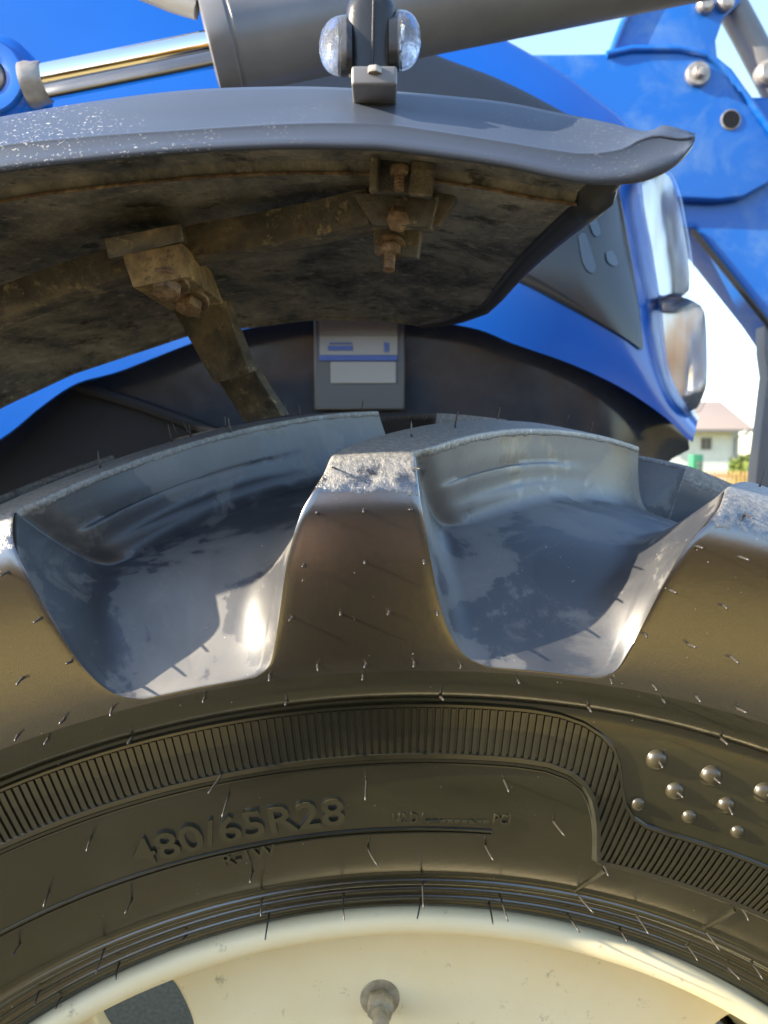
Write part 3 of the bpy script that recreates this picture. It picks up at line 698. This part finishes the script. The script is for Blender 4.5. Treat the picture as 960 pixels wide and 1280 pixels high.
for i in range(nb):
    q = i / (nb - 1); rw = []
    for v_ in vs_:
        p = A_[i] * (1 - v_) + B2[i] * v_; rw.append(P(p[0], p[1], yb(q, v_)))
    e = rw[-1]
    rw += [Vector((e.x + .004, e.y + .02, e.z + .003)), Vector((e.x + .006, e.y + .06, e.z + .005)), Vector((e.x + .004, 1.6, e.z + .01)), Vector((e.x - .02, 2.1, e.z - .03)), Vector((e.x - .02, 2.15, e.z - .15))]
    rows.append(rw)
mb = MB().grid(rows); mb.fixn()
bonnet = mb.build('bonnet', M['blue'], tractor, sharp=60)
bvh = BVHTree.FromPolygons([tuple(v) for v in mb.v], mb.f)
def onb(px, py, off=.004):
    d = (P(px, py, 1.0) - Vector((0, 0, CAMZ))).normalized(); h = bvh.ray_cast(Vector((0, 0, CAMZ)), d)
    p = h[0] if h[0] is not None else P(px, py, YB)
    return p + Vector((0, -off, 0))
g1 = [(300, -60), (420, 10), (537, 66), (620, 98), (690, 133), (738, 165), (770, 228), (787, 310), (797, 373), (803, 432)]
g2 = [(300, 300), (420, 318), (500, 325), (580, 335), (640, 350), (667, 362), (703, 381), (740, 401), (782, 425), (801, 438)]
G1, G2 = resample(g1, 60), resample(g2, 60)
gr_rows = [[onb(*(G1[i] * (1 - v_) + G2[i] * v_), .0015 if v_ in (0, 1) else .0045) for v_ in (0, .03, .08, .2, .35, .5, .65, .8, .92, .97, 1)] for i in range(60)]
MB().grid(gr_rows).fixn().build('side_grille', M['mesh'], bonnet)
# pale blue patches: sky reflections painted onto the grille
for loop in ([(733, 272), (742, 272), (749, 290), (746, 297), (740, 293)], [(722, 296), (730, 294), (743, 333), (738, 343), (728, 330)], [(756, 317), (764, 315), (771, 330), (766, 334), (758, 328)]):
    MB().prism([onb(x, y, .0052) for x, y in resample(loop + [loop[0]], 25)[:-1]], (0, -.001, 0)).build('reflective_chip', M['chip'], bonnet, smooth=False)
# body line between the two blue panels on the left
# ------------------------------------------------------------------ engine side cover, below the bonnet arch
YE = 1.13
e1 = [(-420, 480), (-120, 400), (100, 350), (300, 330), (480, 330), (620, 350), (740, 410), (820, 490), (860, 545)]
e2 = [(-420, 860), (-120, 860), (100, 850), (300, 850), (480, 850), (620, 850), (740, 760), (815, 600), (862, 562)]
E1, E2 = resample(e1, 60), resample(e2, 60); rows = []
for i in range(60):
    q = i / 59
    rows.append([P(*(E1[i] * (1 - v_) + E2[i] * v_), YE + .03 * (v_ - .3) ** 2 + .10 * max(0, (q - .78) / .22) ** 2) for v_ in np.linspace(0, 1, 12)] + [Vector((P(*E2[i], YE).x, 1.9, P(*E2[i], YE).z - .02))])
cover = MB().grid(rows).fixn().build('engine_cover', M['gloss'], tractor)
# diagonal frame rail at the left of the cover
MB().tube([P(60, 462, 1.10), P(105, 485, 1.10), P(170, 505, 1.10), P(245, 532, 1.10), P(330, 565, 1.10)], .009, 8).build('frame_rail', M['matte'], cover)
pan = [P(x, y, 1.108) for x, y in ((-60, 640), (98, 484), (180, 514), (240, 540), (300, 600))]
MB().prism(pan, (0, .01, 0)).build('inner_panel', M['matte'], cover)
def plate(name, x0, y0, x1, y1, Y, m_, th=.002, bev=.0006):
    a, b_ = P(x0, y0, Y), P(x1, y1, Y)
    return box((a.x, Y, b_.z), (b_.x, Y + th, a.z)).bevel(bev, 1).build(name, m_, cover, smooth=False)
plate('grey_panel', 392, 380, 506, 512, 1.118, M['lgrey'], .008, .002)
plate('white_label', 399, 388, 497, 444, 1.1155, M['white'])
plate('label_stripe', 399, 444, 497, 451, 1.1150, M['lblue'])
plate('label_head', 399, 388, 497, 420, 1.1140, M['lbrown'], .001)
plate('label_print', 410, 432, 441, 438, 1.1140, M['lblue'], .001)
plate('label_print', 412, 428, 440, 430, 1.1140, M['lblue'], .001)
plate('label_print', 480, 428, 486, 440, 1.1140, M['lblue'], .001)
plate('white_label', 413, 452, 495, 479, 1.1155, M['white'])
box((-3.2, 1.25, .48), (.25, 1.85, 1.12)).bevel(.02, 2).build('chassis', M['black'], tractor)
# ------------------------------------------------------------------ headlights
def lamp(outline, Y0, Y1, inner, c, rad, name='headlight'):
    lo = resample(outline + [outline[0]], 41)[:-1]; ctr = lo.mean(0); rows = []
    for q, s_ in ((Y1, 1.0), (Y0 + .35 * (Y1 - Y0), 1.0), (Y0 + .12 * (Y1 - Y0), .95), (Y0 + .02 * (Y1 - Y0), .82), (Y0, .55), (Y0 - .004, .2)):
        rows.append([P(*(ctr + (p - ctr) * s_), q) for p in lo])
    b_ = MB().grid(rows, closed_u=True); b_.f.append(tuple(5 * 40 + j for j in range(40))); b_.m.append(0)
    inn = [[p + (P(*ctr, 1.2) - P(*ctr, 1.2)) for p in r_] for r_ in rows]
    b_.fixn(); h = b_.build(name, M['glass'], bonnet, sharp=60)
    back = [P(*(ctr + (p - ctr) * (.94, .95) + np.array([-4, 0])), Y1 - .02) for p in lo]
    MB().prism(back, (0, .02, 0)).build('lamp_housing', M['housing'], h)
    return h
lamp([(790, 226), (806, 208), (836, 212), (850, 238), (860, 285), (867, 330), (867, 368), (848, 374), (820, 366), (806, 310)], 1.13, 1.22, None, [(836, 300)], [13])
lamp([(820, 372), (848, 366), (880, 378), (888, 400), (890, 470), (886, 494), (872, 518), (855, 502), (836, 474), (826, 433)], 1.13, 1.23, None, [(853, 432)], [15])

# ------------------------------------------------------------------ front loader
loader = thing('front_loader', 'blue front loader with grey hydraulic cylinder, its knee plate rising behind the bonnet', 'loader', (.9, 1.9, 0))
# near lift cylinder
YC0, YC1 = .80, .86
a, b_ = P(262, 62, YC0), P(900, -62, YC1); ax = (b_ - a).normalized(); Lc = (b_ - a).length; rc = 52 / F * YC0
mb = MB().lathe([(0, 0), (rc * .72, 0), (rc * 1.02, .001), (rc * 1.04, .004), (rc * 1.04, .022), (rc * .995, .0235), (rc * .995, .0255), (rc * 1.02, .027), (rc * 1.02, .029), (rc, .031), (rc, Lc), (0, Lc)], a, ax, 64)
cyl = mb.build('lift_cylinder', M['grey'], loader, label='grey painted hydraulic cylinder above the mudguard', sharp=35)
c0 = P(50, 104, YC0 - .005); ax2 = (a - c0).normalized(); rr = 20.5 / F * YC0
MB().lathe([(0, .0), (rr, .0), (rr, (a - c0).length + .01)], c0, ax2, 48).build('piston_rod', M['chrome'], cyl)
MB().lathe([(0, -.016), (rr * 1.22, -.016), (rr * 1.25, -.010), (rr * 1.14, -.004), (rr * 1.12, .003), (rr * 1.03, .005)], c0 + ax2 * .002, ax2, 40).build('rod_collar', M['steel'], cyl)
ey = P(-14, 97, YC0 - .012)
MB().lathe([(.018, .0), (.018, -.002), (.024, -.004), (.034, -.004), (.036, -.001), (.036, .002), (.041, .003), (.0455, .007), (.0465, .02), (.0465, .04), (.018, .045)], ey, (0, 1, 0), 64).build('rod_eye', M['blue'], cyl, sharp=35)
MB().lathe([(0, -.006), (.012, -.006), (.0145, -.004), (.0165, .0), (.0175, .03)], ey, (0, 1, 0), 40).build('pivot_pin', M['steel'], cyl)
# feed pipe and fitting at the top of the cylinder gland
MB().tube([P(x, y, .80) for x, y in ((120, -38), (175, -12), (215, 4), (246, 13))], .0085, 16).build('feed_pipe', M['white'], cyl)
hexbolt(P(262, 8, .80), (0, 0, 1), .016, .02, M['black'], cyl, 'fitting', False)
# knee plate behind the bonnet
YK = 1.95
def slab(name, loop, Y, th, m_, parent, bev=.006, label=None):
    return MB().prism([P(x, y, Y) for x, y in loop], (0, th, 0)).bevel(bev, 3).build(name, m_, parent, label=label, sharp=35)
knee = slab('knee_plate', [(600, 67), (700, 67), (765, 66), (790, 60), (850, 60), (885, 68), (912, 90), (935, 122), (962, 160), (985, 205), (968, 225), (930, 246), (900, 250), (855, 248), (780, 246), (640, 246)], YK, .03, M['blue2'], loader, .010)
slab('arm', [(640, 120), (960, 120), (1180, 330), (1180, 700), (1040, 520), (958, 398), (868, 284), (640, 270)], YK + .035, .14, M['blue2'], loader, .012)
MB().tube([P(x, y, YK + .03) for x, y in ((866, 288), (905, 336), (958, 402), (1040, 524))], .008, 8).build('arm_edge', M['black'], loader)
b_ = MB().tube([P(x, y, YK - .004) for x, y in ((758, 68), (790, 61), (850, 61), (884, 68), (911, 90), (934, 122), (962, 160), (985, 205))], .008, 10); b_.build('plate_rim', M['blue2'], knee)
slab('ear_plate', [(766, 66), (782, 25), (800, -10), (850, -60), (925, -60), (928, 0), (905, 22), (895, 50), (898, 80), (860, 70)], YK + .02, .03, M['blue2'], knee, .006)
MB().tube([P(x, y, YK + .012) for x, y in ((764, 66), (779, 28), (797, -8))], .008, 8).build('ear_flange', M['blue2'], knee)
MB().lathe([(0, -.020), (.013, -.020), (.016, -.017), (.016, -.010), (.027, -.009), (.029, -.004), (.029, .01)], P(872, 93, YK - .004), (0, 1, 0), 32).build('pin', M['steel'], knee)
hexbolt(P(876, 91, YK - .022), (0, -1, 0), .010, .010, M['steel'], knee, 'pin_nut', False)
MB().lathe([(.021, -.004), (.0245, -.003), (.0245, .004)], P(913, 150, YK), (0, 1, 0), 32).build('hole_rim', M['steel'], knee)
MB().lathe([(0, -.0042), (.0215, -.0042), (.0215, .004)], P(913, 150, YK), (0, 1, 0), 32).build('pin_hole', M['matte'], knee)
for x, y in ((880, 8), (905, 5)):
    MB().lathe([(0, -.02), (.014, -.02), (.02, -.014), (.02, .0)], P(x, y, YK + .018), (0, 1, 0), 24).build('pin', M['steel'], knee)
# tilt cylinder and hanging link at the right edge
MB().tube([P(905, -10, 2.02), P(935, 45, 2.02), P(1000, 170, 2.02)], .036, 24).build('tilt_cylinder', M['grey'], loader)
MB().lathe([(0, -.03), (.02, -.03), (.03, -.02), (.03, .0)], P(956, 95, 1.99), (0, 1, 0), 24).build('pin', M['bronze'] if 'bronze' in M else M['steel'], loader)
slab('hanging_link', [(956, 407), (1010, 407), (1010, 640), (942, 640), (946, 585), (954, 520), (960, 470), (956, 440)], 1.98, .05, M['trim'], loader, .004)

#SPLIT
# ------------------------------------------------------------------ house and garden, far behind
def hp(px, py, Y): return P(px, py, Y)
YH = 38.0
house = thing('house', 'pale rendered bungalow with a shallow hipped tiled roof beyond the picket fence', 'house', (hp(905, 590, YH).x, YH + 4, 0))
x0, x1 = hp(866, 560, YH).x, hp(934, 560, YH).x; ze = hp(900, 537, YH).z; xm = hp(915, 560, YH).x
MB().prism([(x0 - 3, YH, 0), (xm, YH, 0), (xm, YH, ze), (x0 - 3, YH, ze)], (0, 8, 0)).build('wall', M['render'], house, smooth=False)
MB().prism([(xm, YH + .9, 0), (x1, YH + .9, 0), (x1, YH + .9, ze), (xm, YH + .9, ze)], (0, 7, 0)).build('side_wall', M['render'], house, smooth=False)
rx, rz = hp(905, 503, YH + 3).x, hp(905, 501, YH + 3).z
L0, L1 = Vector((x0 - 3.5, YH - .7, ze)), Vector((hp(942, 540, YH - .6).x, YH - .7, ze)); B0, B1 = L0 + Vector((0, 9.2, 0)), L1 + Vector((0, 9.2, 0))
r0, r1 = Vector((x0 - 1, YH + 3.4, rz)), Vector((rx, YH + 3.4, rz))
MB().add([L0, L1, B1, B0, r0, r1], [(0, 1, 5, 4), (1, 2, 5), (2, 3, 4, 5), (3, 0, 4)]).build('roof', M['tile'], house, smooth=False)
box((L0.x, YH - .72, ze - .14), (L1.x + .02, YH - .66, ze - .01)).build('gutter', M['trim'], house, smooth=False)
box((L0.x + .1, YH - .64, ze - .10), (L1.x - .1, YH - .02, ze - .06)).build('soffit', M['soffit'], house, smooth=False)
MB().tube([(hp(929, 540, YH).x, YH - .6, ze - .12), (xm + .1, YH - .1, ze - .45), (xm + .1, YH - .1, 0)], .05, 8).build('downpipe', M['trim'], house)
wx0, wx1 = hp(876, 555, YH).x, hp(889, 555, YH).x; wz0, wz1 = hp(880, 562, YH).z, hp(880, 547, YH).z
fr = box((wx0, YH - .05, wz0), (wx1, YH + .02, wz1)).build('window', M['trim'], house, smooth=False)
for k in range(2):
    a = wx0 + .04 + k * (wx1 - wx0 - .04) / 2
    box((a, YH - .06, wz0 + .05), (a + (wx1 - wx0) / 2 - .08, YH - .045, wz1 - .05)).build('pane', M['pane'], fr, smooth=False)
# green louvred bin beside the house
bx0, bx1 = hp(866, 580, 30).x, hp(879, 580, 30).x
gb = box((bx0, 30, 0), (bx1, 30.5, hp(870, 568, 30).z)).bevel(.03, 2).build('wheelie_bin', M['green'])
gb['label'] = 'green wheelie bin standing before the bungalow wall'; gb['category'] = 'bin'
for k in range(4):
    z = .35 + k * .17; box((bx0 + .17, 29.97, z), (bx1 - .03, 29.99, z + .1)).build('louvre', M['trim'], gb, smooth=False)
# picket fence
YP = 20.0; zt = hp(920, 589, YP).z
fence = thing('picket_fence', 'low golden timber picket fence in front of the bungalow', 'fence', (hp(920, 600, YP).x, YP, 0))
pk = box((-.027, -.012, .04), (.027, .012, zt)).bevel(.006, 1); pm = meshdata('picket', pk.v, pk.f, M['timber'], False)
xa, xb = hp(868, 600, YP).x, hp(1010, 600, YP).x
k = 0
while xa + k * .105 < xb:
    o = link('picket', pm, fence); o.matrix_parent_inverse = Matrix.Identity(4); o.location = (xa + k * .105 - fence.location.x, 0, 0); k += 1
for z in (.22, zt - .16): box((xa - .05, YP + .014, z), (xb + .05, YP + .06, z + .07)).build('rail', M['timber'], fence, smooth=False)
# shrub at the right of the house
def shrub(name, c, rx_, rz_, n_, seed):
    rnd = random.Random(seed); mb = MB()
    for _ in range(n_):
        u = Vector((rnd.gauss(0, 1), rnd.gauss(0, 1), rnd.gauss(0, 1))).normalized() * rnd.uniform(.55, 1.0) ** .5
        lob = 1 + .22 * math.sin(5 * u.x + seed) * math.cos(4 * u.z)
        p = Vector(c) + Vector((u.x * rx_ * lob, u.y * rx_ * lob, u.z * rz_ * lob)); s_ = rnd.uniform(.05, .12) * (1 if rx_ < 1.5 else 2.6)
        a_ = Vector((rnd.gauss(0, 1), rnd.gauss(0, 1), rnd.gauss(0, 1))).normalized(); b2 = a_.orthogonal().normalized()
        mb.add([p - a_*s_, p + b2*s_*.5, p + a_*s_, p - b2*s_*.5], [(0, 1, 2, 3)])
    return mb
yb_ = thing('shrub', 'yellow green shrub behind the fence at the right of the bungalow', 'shrub', (hp(944, 590, 27).x, 27, 0))
shrub('crown', (hp(944, 590, 27).x, 27, .75), .95, .62, 1500, 3).build('crown', M['leaf'], yb_, kind='stuff', smooth=False)
MB().tube([(hp(944, 590, 27).x, 27, 0), (hp(944, 590, 27).x + .03, 27, .5), (hp(944, 590, 27).x, 27.05, .9)], [.05, .04, .02], 8).build('stem', M['bark'], yb_)
# service wire with its insulator
a, b_ = hp(936, 541, YH - .6), hp(1010, 470, 25)
wire = MB().tube([a + (b_ - a) * q - Vector((0, 0, 1.1 * math.sin(q * math.pi))) for q in np.linspace(0, 1, 20)], .018, 6).build('service_wire', M['trim'])
wire['label'] = 'thin dark service wire running up from the eave of the bungalow'; wire['category'] = 'wire'
MB().lathe([(0, -.14), (.13, -.1), (.16, 0), (.13, .1), (0, .14)], hp(932, 541, YH - .75), (1, 0, 0), 20).build('insulator', M['white'], wire)

#SPLIT
# ------------------------------------------------------------------ behind the photographer: unseen bushes added for warm tyre reflections, and the photographer
m, nt, b = mat('autumn_leaf', rough=.7, spec=.2)
nt.links.new(ramp(nt, noise(nt, .9, 5, .65, 0, worldpos(nt)), [(.3, (.26, .16, .035)), (.55, (.42, .27, .06)), (.75, (.50, .36, .11))]), b.inputs['Base Color']); M['autumn'] = m
tl = N(nt, 'ShaderNodeBsdfTranslucent'); tl.inputs[0].default_value = (.62, .36, .07, 1); ms = N(nt, 'ShaderNodeMixShader'); ms.inputs[0].default_value = .5
nt.links.new(b.outputs[0], ms.inputs[1]); nt.links.new(tl.outputs[0], ms.inputs[2]); nt.links.new(ms.outputs[0], nt.nodes['Material Output'].inputs[0])
BL = ['ochre autumn bush ' + q for q in ('at the far left end of the row behind the photographer', 'second from the left in the row behind the photographer', 'third from the left in the row behind the photographer', 'straight behind the photographer in the middle of the row', 'third from the right in the row behind the photographer', 'second from the right in the row behind the photographer', 'at the far right end of the row behind the photographer')]
for k, (hx, hy, hw, hh_) in enumerate(((-13, -10, 2.6, 1.7), (-8.5, -9.5, 2.7, 1.9), (-4, -9.8, 2.6, 1.6), (.5, -9.4, 2.7, 1.8), (5, -10, 2.6, 1.7), (9.5, -9.6, 2.7, 1.9), (14, -10, 2.6, 1.6))):
    hb = thing('hedge_bush', BL[k], 'bush', (hx, hy, 0), 'bushes in the row behind the photographer')
    shrub('crown', (hx, hy, hh_ * .95), hw, hh_, 2600, 11 + k).build('crown', M['autumn'], hb, kind='stuff', smooth=False)
    MB().tube([(hx, hy, 0), (hx + .05, hy, .8), (hx, hy + .05, 1.8)], [.12, .09, .04], 8).build('trunk', M['bark'], hb)

# ---- the photographer, holding the telephone that takes the picture
m, nt, b = mat('skin', (.50, .30, .21), .5, spec=.4); b.inputs['Subsurface Weight'].default_value = .1; M['skin'] = m
m, nt, b = mat('dark_jacket', rough=.85, spec=.2); nt.links.new(ramp(nt, noise(nt, 60, 4), [(.3, (.012, .014, .018)), (.7, (.022, .024, .030))]), b.inputs['Base Color']); M['jacket'] = m
m, nt, b = mat('dark_trousers', (.018, .022, .035), .9, spec=.2); M['trousers'] = m
m, nt, b = mat('brown_hair', (.035, .022, .013), .6); M['hairm'] = m
m, nt, b = mat('eye_white', (.8, .8, .78), .2); M['eye'] = m
m, nt, b = mat('lip', (.42, .17, .14), .45); M['lip'] = m
m, nt, b = mat('phone_black', (.01, .01, .012), .25); M['phone'] = m
def skinmesh(name, chains, mt, parent, lev=2, root=0):
    """chains of (x, y, z, radius); points closer than 1 mm are shared"""
    V, E_, RD = [], [], []
    def vid(p):
        for i, q in enumerate(V):
            if (Vector(q) - Vector(p[:3])).length < .001: return i
        V.append(tuple(p[:3])); RD.append(p[3]); return len(V) - 1
    for c in chains:
        ids = [vid(p) for p in c]
        for a_, b2 in zip(ids, ids[1:]): E_.append((a_, b2))
    me = bpy.data.meshes.new(name); me.from_pydata(V, E_, [])
    o = bpy.data.objects.new(name, me); COL.objects.link(o)
    md = o.modifiers.new('skin', 'SKIN'); md.use_smooth_shade = True
    for i, r_ in enumerate(RD):
        d_ = me.skin_vertices[0].data[i]; d_.radius = r_ if hasattr(r_, '__len__') else (r_, r_); d_.use_root = (i == root)
    sb = o.modifiers.new('sub', 'SUBSURF'); sb.levels = lev; sb.render_levels = lev
    dg = bpy.context.evaluated_depsgraph_get(); me2 = bpy.data.meshes.new_from_object(o.evaluated_get(dg))
    bpy.data.objects.remove(o); me2.name = name; me2.materials.clear(); me2.materials.append(mt)
    me2.polygons.foreach_set('use_smooth', [True] * len(me2.polygons))
    return link(name, me2, parent)
per = thing('person', 'person in a dark jacket behind the camera, holding up a telephone with both hands', 'person', (0.0, -.52, 0))
PZ = [(0, -.52, .96, (.16, .11)), (0, -.50, 1.10, (.15, .105)), (0, -.48, 1.25, (.16, .115)), (0, -.47, 1.38, (.16, .11)), (0, -.46, 1.47, (.10, .08)), (0, -.445, 1.535, .058), (0, -.425, 1.60, (.066, .08)), (0, -.42, 1.68, (.076, .092)), (0, -.425, 1.745, .06)]
def side(s_):
    leg_ = [PZ[0], (s_*.09, -.52, .88, .09), (s_*.105, -.49, .50, .06), (s_*.11, -.53, .28, .05), (s_*.115, -.545, .09, .038), (s_*.125, -.45, .04, .036), (s_*.13, -.37, .03, .026)]
    arm = [PZ[3], (s_*.17, -.46, 1.41, .058), (s_*.235, -.35, 1.20, .044), (s_*.17, -.21, 1.185, .036), (s_*.085, -.075, 1.20, .024), (s_*.066, -.045, 1.205, (.022, .014))]
    fing = []
    palm = arm[-1]
    for k, L in enumerate((.030, .034, .032, .025)):
        z = 1.235 - k * .019
        a_ = (s_*.060, -.030, z, .010)
        fing.append([palm, a_, (s_*.050, -.030 + .018, z + .002, .0085), (s_*.050 - s_*L * .5, -.008 + .004, z + .003, .0075), (s_*.050 - s_*L, -.004, z + .003, .0065)])
    thumb = [palm, (s_*.058, -.040, 1.222, .0115), (s_*.040, -.040, 1.240, .0095), (s_*.024, -.036, 1.250, .008)]
    return leg_, arm, fing + [thumb]
LL, LA, LF = side(-1); RL, RA, RF = side(1)
body = skinmesh('body', [PZ, LL, RL, LA, RA] + LF + RF, M['skin'], per)
grow = lambda c, k: [(p[0], p[1], p[2], tuple(q + k for q in p[3]) if hasattr(p[3], '__len__') else p[3] + k) for p in c]
skinmesh('jacket', [[(0, -.52, .72, (.22, .16)), (0, -.52, .84, (.205, .15))] + grow(PZ[:5], .035), grow([PZ[3]] + LA[1:5], .018), grow([PZ[3]] + RA[1:5], .018)], M['jacket'], per)
for s_, c in ((-1, LL), (1, RL)): skinmesh('trouser_leg', [[(q[0], q[1], q[2], q[3] + .016) for q in [(s_*.088, -.52, 1.0, .085)] + c[1:5]]], M['trousers'], per)
for s_, c in ((-1, LL), (1, RL)): skinmesh('shoe', [[(s_*.115, -.565, .055, .042), (s_*.12, -.50, .05, .046), (s_*.128, -.42, .042, .044), (s_*.132, -.35, .034, .032)]], M['phone'], per)
hd = Vector((0, -.42, 1.675))
MB().lathe([(.001, .125), (.045, .118), (.075, .092), (.092, .05), (.096, .01), (.088, -.02), (.08, -.03)], hd + Vector((0, -.018, 0)), (0, -.22, 1), 28).build('hair', M['hairm'], per, sharp=None)
MB().tube([hd + Vector((0, .070, .022)), hd + Vector((0, .086, .0)), hd + Vector((0, .098, -.022)), hd + Vector((0, .078, -.030))], [.006, .008, .012, .007], 10).build('nose', M['skin'], per, sharp=None)
MB().tube([hd + Vector((x, .074 - 8*x*x, -.052)) for x in (-.024, -.012, 0, .012, .024)], [.002, .005, .0055, .005, .002], 8).build('mouth', M['lip'], per, sharp=None)
for s_ in (-1, 1):
    MB().lathe([(0, -.011), (.008, -.008), (.011, 0), (.008, .008), (0, .011)], hd + Vector((s_*.031, .066, .014)), (0, 1, 0), 16).build('eye', M['eye'], per, sharp=None)
    MB().lathe([(0, -.006), (.018, -.004), (.026, 0), (.020, .006), (0, .004)], hd + Vector((s_*.084, -.005, -.005)), (s_, .25, .1), 18).build('ear', M['skin'], per, sharp=None)
ph = box((-.036, -.022, 1.165), (.036, -.013, 1.300)).bevel(.004, 3).build('telephone', M['phone'])
ph['label'] = 'black telephone held upright by the person behind the camera'; ph['category'] = 'telephone'
MB().lathe([(.0, .004), (.005, .004), (.0065, .002), (.0065, 0)], (0.012, -.013, 1.272), (0, 1, 0), 20).build('camera_ring', M['steel'], ph)
